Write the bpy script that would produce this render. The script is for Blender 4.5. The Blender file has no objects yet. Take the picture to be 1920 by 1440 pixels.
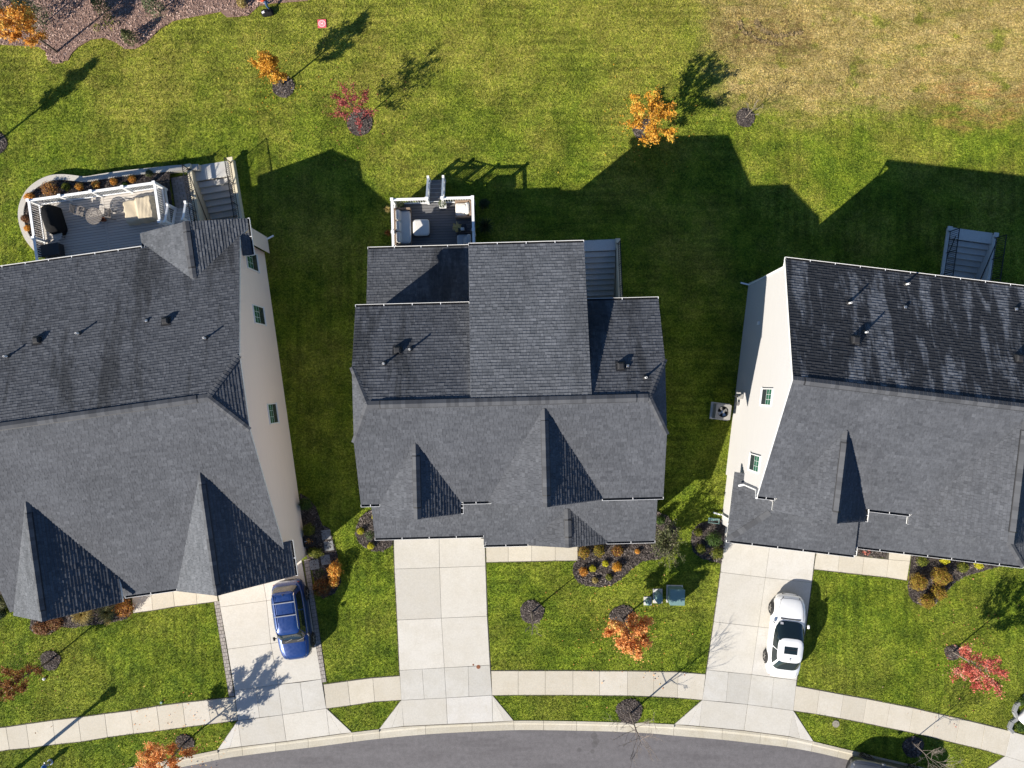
import bpy, bmesh, math, random
import numpy as np
from mathutils import Vector, Matrix, geometry

random.seed(7); rng = np.random.default_rng(7)
SC = bpy.context.scene
COL = SC.collection
R = math.radians

# ------------------------------------------------------------------ camera, sky, sun, exposure
FPX, CAMH = 1378.0, 41.34            # focal length in photo pixels, flying height
cam_d = bpy.data.cameras.new('camera'); cam = bpy.data.objects.new('camera', cam_d); COL.objects.link(cam)
cam.location = (0, 0, CAMH); cam.rotation_euler = (0, 0, 0)
cam_d.sensor_width = 36.0; cam_d.sensor_fit = 'HORIZONTAL'; cam_d.lens = 36.0 * FPX / 1920.0
cam_d.clip_start = 0.5; cam_d.clip_end = 2000
SC.camera = cam

SUN_AZ, SUN_EL = R(39.3), R(29.8)    # heading the shadows run to, sun height
world = bpy.data.worlds.new('World'); SC.world = world; world.use_nodes = True
wn = world.node_tree.nodes; wn.clear()
w_out = wn.new('ShaderNodeOutputWorld'); w_bg = wn.new('ShaderNodeBackground'); w_sky = wn.new('ShaderNodeTexSky')
w_sky.sky_type = 'NISHITA'; w_sky.sun_disc = False
w_sky.sun_elevation = SUN_EL; w_sky.sun_rotation = R(270) - SUN_AZ
w_sky.air_density = 1.0; w_sky.dust_density = 0.0; w_sky.ozone_density = 6.0
w_bg.inputs['Strength'].default_value = 0.068
world.node_tree.links.new(w_sky.outputs[0], w_bg.inputs[0]); world.node_tree.links.new(w_bg.outputs[0], w_out.inputs[0])
sun_d = bpy.data.lights.new('sun', 'SUN'); sun_d.energy = 5.0; sun_d.angle = R(0.5); sun_d.color = (1.0, 0.93, 0.82)
sun = bpy.data.objects.new('sun', sun_d); COL.objects.link(sun); sun.location = (-40, -30, 60)
_d = Vector((math.cos(SUN_EL)*math.cos(SUN_AZ), math.cos(SUN_EL)*math.sin(SUN_AZ), -math.sin(SUN_EL)))
sun.rotation_euler = _d.to_track_quat('-Z', 'Y').to_euler()
SC.view_settings.view_transform = 'Standard'; SC.view_settings.look = 'None'
SC.view_settings.exposure = 0.95; SC.view_settings.gamma = 1.0; SC.view_settings.use_curve_mapping = False
SC.render.engine = 'CYCLES'; SC.render.resolution_x = 1024; SC.render.resolution_y = 768

# ------------------------------------------------------------------ helpers
def G(px, py, z=0.0):
    """ground (or height z) point that the survey picture shows at a pixel"""
    s = (CAMH - z) / FPX
    return Vector(((px - 960) * s, (720 - py) * s, z))
def P2(px, py, z=0.0):
    g = G(px, py, z); return (g.x, g.y)

class MB:
    def __init__(s): s.v = []; s.f = []; s.m = []; s.t = []
    def poly(s, pts, mi=0, t=0.0):
        i = len(s.v); s.v.extend(tuple(p) for p in pts); s.f.append(tuple(range(i, i+len(pts)))); s.m.append(mi); s.t.append(t)
    def mesh(s, vs, fs, mi=0, t=0.0):
        i = len(s.v); s.v.extend(tuple(p) for p in vs)
        for f in fs: s.f.append(tuple(k+i for k in f)); s.m.append(mi); s.t.append(t)
    def box(s, c, d, rz=0.0, mi=0, t=0.0, rx=0.0, ry=0.0):
        m = Matrix.Translation(c) @ Matrix.Rotation(rz, 4, 'Z') @ Matrix.Rotation(ry, 4, 'Y') @ Matrix.Rotation(rx, 4, 'X')
        vs = [m @ Vector((a*d[0]/2, b*d[1]/2, e*d[2]/2)) for e in (-1, 1) for a, b in ((-1,-1),(1,-1),(1,1),(-1,1))]
        s.mesh(vs, [(3,2,1,0),(4,5,6,7),(0,1,5,4),(1,2,6,5),(2,3,7,6),(3,0,4,7)], mi, t); return s
    def bar(s, p, q, w, h, mi=0):
        p, q = Vector(p), Vector(q); d = q-p; L = d.length; d.normalize()
        up = Vector((0,0,1)) if abs(d.z) < .95 else Vector((0,1,0))
        sd = d.cross(up).normalized(); u = sd.cross(d)
        vs = [b + sd*a*w/2 + u*e*h/2 for b in (p, q) for a, e in ((-1,-1),(1,-1),(1,1),(-1,1))]
        s.mesh(vs, [(0,1,2,3),(7,6,5,4),(4,5,1,0),(5,6,2,1),(6,7,3,2),(7,4,0,3)], mi); return s
    def prism(s, poly, z0, z1, mt=0, ms=None, mbm=None):
        n = len(poly); ms = mt if ms is None else ms
        a = sum(poly[i][0]*poly[(i+1)%n][1]-poly[(i+1)%n][0]*poly[i][1] for i in range(n))
        if a < 0: poly = poly[::-1]
        zf0 = z0 if callable(z0) else (lambda x, y: z0); zf1 = z1 if callable(z1) else (lambda x, y: z1)
        i = len(s.v)
        s.v.extend((x, y, zf0(x, y)) for x, y in poly); s.v.extend((x, y, zf1(x, y)) for x, y in poly)
        s.f.append(tuple(range(i+n, i+2*n))); s.m.append(mt); s.t.append(0)
        s.f.append(tuple(range(i+n-1, i-1, -1))); s.m.append(ms); s.t.append(0)
        for k in range(n):
            j = (k+1) % n; s.f.append((i+k, i+j, i+n+j, i+n+k)); s.m.append(ms); s.t.append(0)
        return s
    def tube(s, pts, rad, n=6, mi=0, t=0.0, cap=True):
        pts = [Vector(p) for p in pts]; base = len(s.v); N = len(pts)
        for k, p in enumerate(pts):
            d = (pts[min(k+1, N-1)] - pts[max(k-1, 0)]).normalized()
            up = Vector((0,0,1)) if abs(d.z) < .9 else Vector((1,0,0))
            a = d.cross(up).normalized(); b = d.cross(a)
            r = rad[k] if isinstance(rad, (list, tuple)) else rad
            for q in range(n):
                w = 2*math.pi*q/n; s.v.append(tuple(p + a*math.cos(w)*r + b*math.sin(w)*r))
        for k in range(N-1):
            for q in range(n):
                q2 = (q+1) % n
                s.f.append((base+k*n+q, base+(k+1)*n+q, base+(k+1)*n+q2, base+k*n+q2)); s.m.append(mi); s.t.append(t)
        if cap:
            s.f.append(tuple(base+q for q in range(n))); s.m.append(mi); s.t.append(t)
            s.f.append(tuple(base+(N-1)*n+q for q in range(n-1, -1, -1))); s.m.append(mi); s.t.append(t)
        return s
    def lathe(s, prof, n=16, c=(0,0), mi=0):
        base = len(s.v)
        for r, z in prof:
            for q in range(n):
                w = 2*math.pi*q/n; s.v.append((c[0]+r*math.cos(w), c[1]+r*math.sin(w), z))
        for k in range(len(prof)-1):
            for q in range(n):
                q2 = (q+1) % n; s.f.append((base+k*n+q, base+k*n+q2, base+(k+1)*n+q2, base+(k+1)*n+q)); s.m.append(mi); s.t.append(0)
        s.f.append(tuple(base+(len(prof)-1)*n+q for q in range(n))); s.m.append(mi); s.t.append(0)
        return s
    def loft(s, rings, mi=0, cap=True, closed=True):
        base = len(s.v); n = len(rings[0])
        for r in rings: s.v.extend(tuple(p) for p in r)
        for k in range(len(rings)-1):
            for q in range(n if closed else n-1):
                q2 = (q+1) % n; s.f.append((base+k*n+q, base+k*n+q2, base+(k+1)*n+q2, base+(k+1)*n+q)); s.m.append(mi); s.t.append(0)
        if cap:
            s.f.append(tuple(base+q for q in range(n-1, -1, -1))); s.m.append(mi); s.t.append(0)
            s.f.append(tuple(base+(len(rings)-1)*n+q for q in range(n))); s.m.append(mi); s.t.append(0)
        return s
    def build(s, name, mats, parent=None, smooth=False, bevel=0, kind=None, tint=False, loc=None, rz=None, fix=False):
        me = bpy.data.meshes.new(name); me.from_pydata(s.v, [], s.f)
        mats = mats if isinstance(mats, (list, tuple)) else [mats]
        for m in mats: me.materials.append(m)
        if len(mats) > 1: me.polygons.foreach_set('material_index', s.m)
        if tint:
            at = me.attributes.new('tint', 'FLOAT', 'FACE'); at.data.foreach_set('value', np.array(s.t, dtype=np.float32))
        if smooth: me.polygons.foreach_set('use_smooth', [True]*len(me.polygons))
        if fix:
            bm = bmesh.new(); bm.from_mesh(me); bmesh.ops.remove_doubles(bm, verts=bm.verts, dist=1e-5)
            bmesh.ops.recalc_face_normals(bm, faces=bm.faces); bm.to_mesh(me); bm.free()
        me.update()
        o = bpy.data.objects.new(name, me); COL.objects.link(o)
        if parent: o.parent = parent
        if loc is not None: o.location = loc
        if rz is not None: o.rotation_euler = (0, 0, rz)
        if bevel:
            b = o.modifiers.new('bevel', 'BEVEL'); b.width = bevel; b.segments = 2; b.limit_method = 'ANGLE'
        if kind: o['kind'] = kind
        return o

def tag(o, label=None, cat=None, group=None, kind=None):
    if label: o['label'] = label
    if cat: o['category'] = cat
    if group: o['group'] = group
    if kind: o['kind'] = kind
    return o
def thing(name, loc, rz, label, cat, group=None):
    o = bpy.data.objects.new(name, None); COL.objects.link(o); o.empty_display_size = .3
    o.location = loc; o.rotation_euler = (0, 0, rz); return tag(o, label, cat, group)

def smooth_poly(pts, sub=4, closed=True):
    n = len(pts); out = []
    for i in range(n if closed else n-1):
        if closed: p0, p1, p2, p3 = (pts[(i-1) % n], pts[i], pts[(i+1) % n], pts[(i+2) % n])
        else: p0, p1, p2, p3 = (pts[max(i-1, 0)], pts[i], pts[i+1], pts[min(i+2, n-1)])
        for k in range(sub):
            t = k/sub
            out.append(tuple(.5*((2*p1[a])+(-p0[a]+p2[a])*t+(2*p0[a]-5*p1[a]+4*p2[a]-p3[a])*t*t+(-p0[a]+3*p1[a]-3*p2[a]+p3[a])*t**3) for a in (0, 1)))
    if not closed: out.append(tuple(pts[-1][:2]))
    return out
def area2(p): return sum(p[i][0]*p[(i+1) % len(p)][1]-p[(i+1) % len(p)][0]*p[i][1] for i in range(len(p)))
def inside(poly, X, Y):
    r = np.zeros(X.shape, bool); n = len(poly)
    xs = [p[0] for p in poly]; ys = [p[1] for p in poly]
    bb = np.nonzero((X > min(xs)) & (X < max(xs)) & (Y > min(ys)) & (Y < max(ys)))[0]
    x, y = X[bb], Y[bb]; q = np.zeros(x.shape, bool)
    for i in range(n):
        x1, y1 = poly[i][0], poly[i][1]; x2, y2 = poly[(i+1) % n][0], poly[(i+1) % n][1]
        if y1 == y2: continue
        q ^= ((y1 > y) != (y2 > y)) & (x < (x2-x1)*(y-y1)/(y2-y1)+x1)
    r[bb] = q; return r
def bulk(name, V, nper, mat, tint, parent=None, kind='stuff'):
    """many small separate faces (nper corners each) as one mesh"""
    nf = len(V)//nper; me = bpy.data.meshes.new(name)
    me.vertices.add(len(V)); me.vertices.foreach_set('co', np.asarray(V, np.float32).ravel())
    me.loops.add(len(V)); me.loops.foreach_set('vertex_index', np.arange(len(V), dtype=np.int32))
    me.polygons.add(nf); me.polygons.foreach_set('loop_start', np.arange(nf, dtype=np.int32)*nper)
    me.polygons.foreach_set('loop_total', np.full(nf, nper, np.int32))
    me.materials.append(mat)
    at = me.attributes.new('tint', 'FLOAT', 'FACE'); at.data.foreach_set('value', np.asarray(tint, np.float32))
    me.update(calc_edges=True)
    o = bpy.data.objects.new(name, me); COL.objects.link(o)
    if parent: o.parent = parent
    if kind: o['kind'] = kind
    return o

# ------------------------------------------------------------------ materials
class NT:
    def __init__(s, name):
        s.m = bpy.data.materials.new(name); s.m.use_nodes = True; s.t = s.m.node_tree; s.t.nodes.clear()
        s.out = s.t.nodes.new('ShaderNodeOutputMaterial'); s.bs = s.t.nodes.new('ShaderNodeBsdfPrincipled')
        s.L(s.bs.outputs[0], s.out.inputs[0])
    def L(s, a, b): s.t.links.new(a, b)
    def N(s, ty, **kw):
        n = s.t.nodes.new('ShaderNode'+ty)
        for k, v in kw.items(): setattr(n, k, v)
        return n
    def put(s, sock, v):
        if isinstance(v, bpy.types.NodeSocket): s.L(v, sock)
        elif isinstance(v, (tuple, list)): sock.default_value = tuple(v) + ((1.0,) if len(v) == 3 and len(sock.default_value) == 4 else ())
        else: sock.default_value = v
    def pos(s): return s.N('NewGeometry').outputs['Position']
    def obj(s): return s.N('TexCoord').outputs['Object']
    def attr(s, n='tint'): return s.N('Attribute', attribute_name=n).outputs['Fac']
    def rnd(s): return s.N('ObjectInfo').outputs['Random']
    def vscale(s, v, sc, loc=(0,0,0), rot=(0,0,0)):
        n = s.N('Mapping'); s.L(v, n.inputs[0]); n.inputs[3].default_value = sc; n.inputs[1].default_value = loc; n.inputs[2].default_value = rot; return n.outputs[0]
    def noise(s, v, sc, det=3, ro=.55, dist=0):
        n = s.N('TexNoise'); s.L(v, n.inputs['Vector']); n.inputs['Scale'].default_value = sc; n.inputs['Detail'].default_value = det
        n.inputs['Roughness'].default_value = ro; n.inputs['Distortion'].default_value = dist; return n.outputs['Fac']
    def vor(s, v, sc, feat='F1', out='Distance'):
        n = s.N('TexVoronoi', feature=feat); s.L(v, n.inputs['Vector']); n.inputs['Scale'].default_value = sc; return n.outputs[out]
    def ramp(s, f, stops, interp='LINEAR'):
        n = s.N('ValToRGB'); s.put(n.inputs[0], f); cr = n.color_ramp; cr.interpolation = interp
        while len(cr.elements) < len(stops): cr.elements.new(.5)
        for e, (p, c) in zip(cr.elements, stops): e.position = p; e.color = tuple(c)+(1,) if len(c) == 3 else c
        return n.outputs[0]
    def mix(s, f, a, b, mode='MIX'):
        n = s.N('Mix', data_type='RGBA', blend_type=mode); s.put(n.inputs[0], f); s.put(n.inputs[6], a); s.put(n.inputs[7], b); return n.outputs[2]
    def ma(s, op, a, b=0.0, c=None, clamp=False):
        n = s.N('Math', operation=op, use_clamp=clamp); s.put(n.inputs[0], a); s.put(n.inputs[1], b)
        if c is not None: s.put(n.inputs[2], c)
        return n.outputs[0]
    def ss(s, v, a, b, lo=0.0, hi=1.0):
        n = s.N('MapRange', interpolation_type='SMOOTHSTEP'); s.put(n.inputs[0], v); n.inputs[1].default_value = a; n.inputs[2].default_value = b
        n.inputs[3].default_value = lo; n.inputs[4].default_value = hi; return n.outputs[0]
    def xyz(s, v): n = s.N('SeparateXYZ'); s.L(v, n.inputs[0]); return n.outputs
    def hsv(s, c, val=1.0, sat=1.0, hue=.5):
        n = s.N('HueSaturation'); s.put(n.inputs['Value'], val); s.put(n.inputs['Saturation'], sat); s.put(n.inputs['Hue'], hue); s.put(n.inputs['Color'], c); return n.outputs[0]
    def bump(s, h, strength=.4, dist=.02):
        n = s.N('Bump'); n.inputs['Strength'].default_value = strength; n.inputs['Distance'].default_value = dist; s.L(h, n.inputs['Height']); s.L(n.outputs[0], s.bs.inputs['Normal'])
    def done(s, col=None, rough=.7, metal=0.0, coat=0.0, spec=.4):
        if col is not None: s.put(s.bs.inputs['Base Color'], col)
        s.put(s.bs.inputs['Roughness'], rough); s.put(s.bs.inputs['Metallic'], metal)
        s.bs.inputs['Coat Weight'].default_value = coat; s.bs.inputs['Specular IOR Level'].default_value = spec
        return s.m

def plain(name, col, rough=.6, metal=0.0, coat=0.0, sc=6.0, amt=.18, bump=0.0, spec=.4):
    t = NT(name); n = t.noise(t.obj(), sc, 5, .65)
    c = t.mix(n, tuple(x*(1-amt) for x in col), tuple(min(1, x*(1+amt)) for x in col))
    if bump: t.bump(t.noise(t.obj(), sc*8, 4), bump, .01)
    return t.done(c, rough, metal, coat, spec)

def lawn_colour(t):
    p = t.pos(); x, y, _ = t.xyz(p)
    warp = t.ma('MULTIPLY', t.ma('SUBTRACT', t.noise(p, .22, 4, .6), .5), 9.0)
    xw = t.ma('ADD', x, warp); yw = t.ma('ADD', y, t.ma('MULTIPLY', t.ma('SUBTRACT', t.noise(p, .37, 4, .6), .5), 6.0))
    big = t.noise(p, .21, 5, .68); mid = t.noise(p, 1.1, 4, .65); fine = t.noise(p, 7.5, 3, .7)
    straw_f = t.noise(p, 3.1, 4, .75)
    green = t.ramp(mid, [(.25, (.080, .150, .012)), (.5, (.138, .203, .014)), (.75, (.212, .256, .022))])
    yel = t.ramp(straw_f, [(.3, (.225, .250, .024)), (.7, (.365, .325, .070))])
    # how far the turf has yellowed: towards the open field at the top, in patches elsewhere
    f = t.ma('ADD', t.ma('MULTIPLY', t.ss(big, .40, .66, 0, .70), t.ss(y, -4, 8, .55, 1)), t.ss(yw, 12.0, 21.0, 0, .50))
    f = t.ma('ADD', f, t.ss(fine, .45, .75, 0, .35)); f = t.ma('MINIMUM', f, .92)
    c = t.mix(f, green, yel)
    brk = t.ma('MULTIPLY', t.ma('SUBTRACT', t.noise(t.vscale(p, (.7, 1.2, 1)), 1.3, 5, .75), .5), 4.5); dry = t.ma('MULTIPLY', t.ss(t.ma('ADD', t.ma('MULTIPLY_ADD', warp, .35, x), brk), 9.8, 12.6), t.ss(t.ma('ADD', t.ma('MULTIPLY_ADD', warp, .25, y), brk), 14.4, 16.6))
    dryc = t.ramp(t.noise(p, 2.3, 5, .75), [(.22, (.23, .19, .045)), (.42, (.38, .29, .095)), (.6, (.50, .385, .155)), (.8, (.62, .49, .235))])
    patch = t.ss(t.noise(p, .75, 3, .6), .56, .68, 1, .15)
    c = t.mix(t.ma('MULTIPLY', t.ma('MULTIPLY', dry, patch), .93), c, dryc)
    # rusty strip of dead grass at the right edge
    rd = t.ma('MULTIPLY', t.ss(x, 21, 26), t.ma('MULTIPLY', t.ss(yw, 14.3, 15.6), t.ss(yw, 16.6, 17.8, 1, 0)))
    c = t.mix(t.ma('MULTIPLY', t.ma('MULTIPLY', rd, .75), t.ss(t.noise(t.vscale(p, (.35, 1.3, 1)), 1.1, 4, .7), .40, .62)), c, (.42, .235, .085))
    st = t.noise(t.vscale(p, (.28, 1.5, 1), rot=(0, 0, -.12)), 1.0, 5, .7)
    c = t.mix(t.ma('MULTIPLY', dry, t.ss(st, .50, .68, 0, .75)), c, (.20, .205, .035)); c = t.mix(t.ma('MULTIPLY', dry, t.ss(st, .30, .44, .55, 0)), c, (.50, .36, .16))
    bx = t.ma('MULTIPLY', t.ss(t.ma('ABSOLUTE', t.ma('SUBTRACT', x, 14.2)), 1.6, 4.2, 1, 0), t.ss(t.ma('ABSOLUTE', t.ma('SUBTRACT', y, 19.6)), .5, 2.2, 1, 0))
    c = t.mix(t.ma('MULTIPLY', bx, t.ss(t.noise(t.vscale(p, (.8, 1.5, 1)), 2.2, 5, .75), .40, .60, 0, .8)), c, (.22, .145, .055))
    # mowing lanes: grass laid alternately
    lane_h = t.N('TexWave', wave_type='BANDS', bands_direction='Y'); t.L(t.vscale(p, (.35, 1, 1)), lane_h.inputs[0]); lane_h.inputs['Scale'].default_value = .62; lane_h.inputs['Distortion'].default_value = 3.0; lane_h.inputs['Detail Scale'].default_value = .6
    lane_v = t.N('TexWave', wave_type='BANDS', bands_direction='X'); t.L(t.vscale(p, (1, .25, 1), rot=(0, 0, .03)), lane_v.inputs[0]); lane_v.inputs['Scale'].default_value = .55; lane_v.inputs['Distortion'].default_value = 3.0
    selv = t.ss(x, 12.2, 12.6); selv = t.ma('MAXIMUM', selv, t.ma('MULTIPLY', t.ss(x, -6.3, -6.1, 1, 0), t.ss(y, 14, 15, 1, 0)))
    lane = t.mix(selv, lane_h.outputs['Fac'], lane_v.outputs['Fac'])
    lane = t.ss(lane, .25, .75, .86, 1.11); lane = t.mix(t.ss(t.noise(p, .30, 3, .6), .40, .62), (1, 1, 1), lane); lane = t.mix(dry, lane, (1, 1, 1)); lane = t.ma('MULTIPLY', t.xyz(lane)[0], t.ss(t.noise(p, .55, 5, .7), .34, .66, .76, 1.20)); lane = t.ma('MULTIPLY', lane, t.ss(t.noise(p, 7.5, 3, .7), .33, .67, .70, 1.28))
    return t.hsv(c, val=lane), fine, mid

def m_lawn():
    t = NT('turf'); c, fine, mid = lawn_colour(t); p = t.pos()
    h = t.ma('ADD', t.noise(p, 22, 3, .7), t.ma('MULTIPLY', fine, 1.2)); t.bump(h, .9, .06)
    t.put(t.bs.inputs['Base Color'], t.hsv(c, val=t.ss(t.noise(p, 15, 3, .8), .3, .7, .60, 1.22)))
    return t.done(None, .9, spec=.15)
def m_blade():
    t = NT('grass_blade'); c, fine, mid = lawn_colour(t); a = t.attr()
    c = t.hsv(c, val=t.ss(a, 0, 1, .72, 1.38), hue=t.ss(a, 0, 1, .515, .485))
    t.put(t.bs.inputs['Base Color'], c); m = t.done(None, .75, spec=.25)
    tr = t.N('BsdfTranslucent'); t.L(c, tr.inputs[0]); mx = t.N('MixShader'); mx.inputs[0].default_value = .28
    t.L(t.bs.outputs[0], mx.inputs[1]); t.L(tr.outputs[0], mx.inputs[2]); t.L(mx.outputs[0], t.out.inputs[0]); return m
def m_leaf(name, stops, tr_amt=.3, rough=.6):
    t = NT(name); a = t.attr(); c = t.ramp(a, stops)
    t.put(t.bs.inputs['Base Color'], c); m = t.done(None, rough, spec=.3)
    tr = t.N('BsdfTranslucent'); t.L(c, tr.inputs[0]); mx = t.N('MixShader'); mx.inputs[0].default_value = tr_amt
    t.L(t.bs.outputs[0], mx.inputs[1]); t.L(tr.outputs[0], mx.inputs[2]); t.L(mx.outputs[0], t.out.inputs[0]); return m
def m_concrete(name, col, amt=.13, stain=.35):
    t = NT(name); p = t.pos(); r = t.rnd()
    base = t.mix(r, tuple(x*.86 for x in col), tuple(x*1.06 for x in col))
    base = t.mix(t.ss(r, .75, 1, 0, .5), base, (col[0]*.93, col[1]*.96, col[2]*1.05))
    n1 = t.noise(p, .9, 6, .7); n2 = t.noise(p, 14, 4, .7); n3 = t.noise(t.vscale(p, (1, 3.2, 1)), 1.6, 5, .7)
    c = t.mix(t.ss(n1, .35, .7, 0, stain), base, (col[0]*.80, col[1]*.77, col[2]*.70))
    c = t.mix(t.ss(n3, .58, .8, 0, .5), c, (col[0]*.66, col[1]*.63, col[2]*.55))
    n4 = t.noise(t.vscale(p, (5.0, .6, 1), rot=(0, 0, .06)), 1.0, 4, .7); c = t.mix(t.ss(n4, .60, .78, 0, .38), c, (col[0]*.70, col[1]*.66, col[2]*.56)); sp = t.vor(p, 3.2); c = t.mix(t.ss(sp, .03, .07, .35, 0), c, (col[0]*.45, col[1]*.42, col[2]*.38))
    c = t.hsv(c, val=t.ss(n2, .25, .75, 1-amt*.6, 1+amt*.5)); t.bump(n2, .25, .004)
    return t.done(c, .85, spec=.25)
def m_asphalt():
    t = NT('asphalt'); p = t.pos(); n = t.noise(p, 45, 3, .8); b = t.noise(t.vscale(p, (.18, 1.6, 1), rot=(0, 0, .02)), 1.3, 5, .65)
    c = t.ramp(n, [(.25, (.098, .092, .096)), (.5, (.135, .127, .131)), (.75, (.18, .17, .172))])
    c = t.mix(t.ss(b, .4, .72, 0, .6), c, (.098, .091, .094)); c = t.hsv(c, val=t.ss(t.noise(p, 5, 5, .75), .3, .7, .86, 1.12))
    for (px, py, r) in ((1114, 1380, .21), (1115, 1396, .2), (1086, 1406, .15), (1111, 1409, .14), (1103, 1413, .05), (1118, 1368+22, .2)):
        g = G(px, py, -.1); d = t.N('VectorMath', operation='DISTANCE'); t.L(t.vscale(p, (1, 1, 0)), d.inputs[0]); d.inputs[1].default_value = (g.x, g.y, 0)
        e = t.ss(d.outputs['Value'], r-.04, r, .45, 0); c = t.mix(e, c, (.07, .066, .065))
    t.bump(n, .5, .006); return t.done(c, .85, spec=.3)
def m_roof(name, lo, hi, streak=0.0, light=False, warm=0.0):
    t = NT(name); a = t.attr(); p = t.obj()
    c = t.mix(a, lo, hi); c = t.hsv(c, val=t.ss(t.noise(p, 28, 2, .8), .2, .8, .86, 1.14)); c = t.hsv(c, val=t.ss(t.noise(p, 8.5, 2, .5), .34, .66, .91, 1.10))
    c = t.hsv(c, val=t.ss(t.noise(p, .5, 4, .6), .3, .7, .92, 1.08))
    if streak:
        s1 = t.noise(t.vscale(p, (1.15, .22, .22) if light else (.55, .10, .10)), 1.0, 5, .62, .3); s2 = t.noise(t.vscale(p, (2.6, .5, .5)), 1.2, 4, .7)
        m = t.ma('ADD', s1, t.ma('MULTIPLY', t.ma('SUBTRACT', s2, .5), .5))
        if light: c = t.mix(t.ss(m, .47, .62, streak, 0), c, (.018, .019, .022))
        else: c = t.mix(t.ss(m, .50, .66, 0, streak), c, (.017, .018, .019))
    t.bump(t.noise(p, 60, 2), .35, .004)
    return t.done(c, .9, spec=.2)
def m_siding(name, col):
    t = NT(name); p = t.obj(); n = t.noise(t.vscale(p, (1, 1, 6)), 1.2, 4)
    c = t.mix(n, tuple(x*.95 for x in col), tuple(min(1, x*1.03) for x in col)); zf = t.ma('FRACT', t.ma('DIVIDE', t.ma('ADD', t.xyz(p)[2], .1), .16)); c = t.mix(t.ss(zf, .62, .98, 0, .30), c, tuple(x*.45 for x in col)); return t.done(c, .55, spec=.35)  # each board darkens towards its top: lap shadow line painted into the colour
def m_mulch(name, lo, hi):
    t = NT(name); p = t.pos(); v = t.vor(p, 16, out='Color'); x = t.xyz(v)[0]
    n = t.noise(p, 30, 4, .8); c = t.mix(t.ma('MULTIPLY', x, n), lo, hi)
    t.bump(t.ma('ADD', x, n), 1.0, .05); return t.done(c, .95, spec=.1)
def m_chip(name, stops):
    t = NT(name); return t.done(t.ramp(t.attr(), stops), .9, spec=.12)
def m_deck(name, a, b):
    t = NT(name); p = t.obj(); r = t.rnd(); n = t.noise(t.vscale(p, (.6, 14, 1)), 3, 4, .7)
    c = t.mix(t.ma('MULTIPLY_ADD', r, .5, t.ma('MULTIPLY', n, .5)), a, b); return t.done(c, .65, spec=.3)
def m_paint(name, col, metal=.0, rough=.28):
    t = NT(name); n = t.noise(t.obj(), 3, 4); c = t.mix(n, tuple(x*.97 for x in col), col)
    return t.done(c, t.ss(t.noise(t.obj(), 9, 4), .3, .7, rough, rough+.08), metal, 1.0, .5)
def m_glass(name, col=(.012, .02, .022)):
    t = NT(name); n = t.noise(t.obj(), 1.5, 2); t.bump(n, .03, .02); return t.done(col, .04, spec=.8)
def m_wicker(name, a, b):
    t = NT(name); p = t.obj(); w = t.N('TexWave', wave_type='BANDS', bands_direction='DIAGONAL'); t.L(p, w.inputs[0]); w.inputs['Scale'].default_value = 12
    c = t.mix(w.outputs['Fac'], a, b); t.bump(w.outputs['Fac'], .6, .01); return t.done(c, .7)
def m_fabric(name, col, wr=.5):
    t = NT(name); p = t.obj(); n = t.noise(p, 4.5, 5, .65, .6); c = t.mix(n, tuple(x*.88 for x in col), tuple(min(1, x*1.05) for x in col)); t.bump(n, wr, .06); return t.done(c, .9, spec=.15)

MT = {}
MT['turf'] = m_lawn(); MT['blade'] = m_blade()
MT['soil'] = plain('soil', (.12, .085, .05), .95, sc=5, amt=.4, bump=.6)
MT['concrete'] = m_concrete('concrete', (.535, .508, .455)); MT['concrete2'] = m_concrete('concrete_walk', (.525, .482, .40), stain=.4); MT['concrete3'] = m_concrete('concrete_crossing', (.49, .472, .432), stain=.45)
MT['kerbc'] = m_concrete('kerb_concrete', (.465, .43, .355), .2, .6); MT['joint'] = plain('joint_dirt', (.085, .075, .06), .95, sc=20, amt=.4)
MT['areaway'] = m_concrete('areaway_concrete', (.58, .565, .54)); MT['capstone'] = m_concrete('cap_concrete', (.50, .475, .43), .16)
MT['paver'] = m_concrete('paver', (.33, .30, .275), .2); MT['asphalt'] = m_asphalt()
MT['roofF'] = m_roof('shingle_grey', (.058, .0615, .070), (.102, .107, .119))
MT['roofR'] = m_roof('shingle_streaked', (.050, .054, .063), (.104, .109, .120), streak=.58)
MT['roof3R'] = m_roof('shingle_weathered', (.060, .064, .073), (.185, .192, .205), streak=.82, light=True)
MT['roofG'] = m_roof('shingle_clean', (.072, .078, .087), (.138, .145, .158), streak=.20)
MT['cap'] = m_roof('ridge_cap', (.095, .093, .095), (.165, .16, .16)); MT['ventdark'] = plain('vent_plastic', (.02, .02, .022), .6)
MT['trim'] = plain('white_trim', (.78, .78, .77), .4, amt=.04); MT['rail'] = plain('white_vinyl', (.80, .80, .80), .35, amt=.04)
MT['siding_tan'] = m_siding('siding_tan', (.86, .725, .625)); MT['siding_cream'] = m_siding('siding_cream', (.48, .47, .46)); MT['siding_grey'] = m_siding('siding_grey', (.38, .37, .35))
MT['stucco'] = plain('stucco', (.62, .55, .40), .9, sc=12, amt=.1, bump=.3)
MT['mulch'] = m_mulch('mulch_dark', (.035, .029, .026), (.18, .15, .135)); MT['mulchp'] = m_mulch('mulch_brown', (.20, .125, .10), (.44, .30, .245))
MT['chip'] = m_chip('mulch_chip_dark', [(0, (.028, .023, .02)), (.6, (.12, .10, .09)), (1, (.24, .21, .19))])
MT['chipp'] = m_chip('mulch_chip_brown', [(0, (.10, .062, .05)), (.5, (.34, .225, .18)), (1, (.58, .43, .36))])
MT['chips'] = m_chip('soil_clod', [(0, (.10, .07, .035)), (1, (.34, .25, .12))]); MT['deckg'] = m_deck('deck_grey', (.40, .37, .335), (.53, .485, .435)); MT['deckd'] = m_deck('deck_dark', (.115, .115, .12), (.16, .155, .155))
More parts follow.
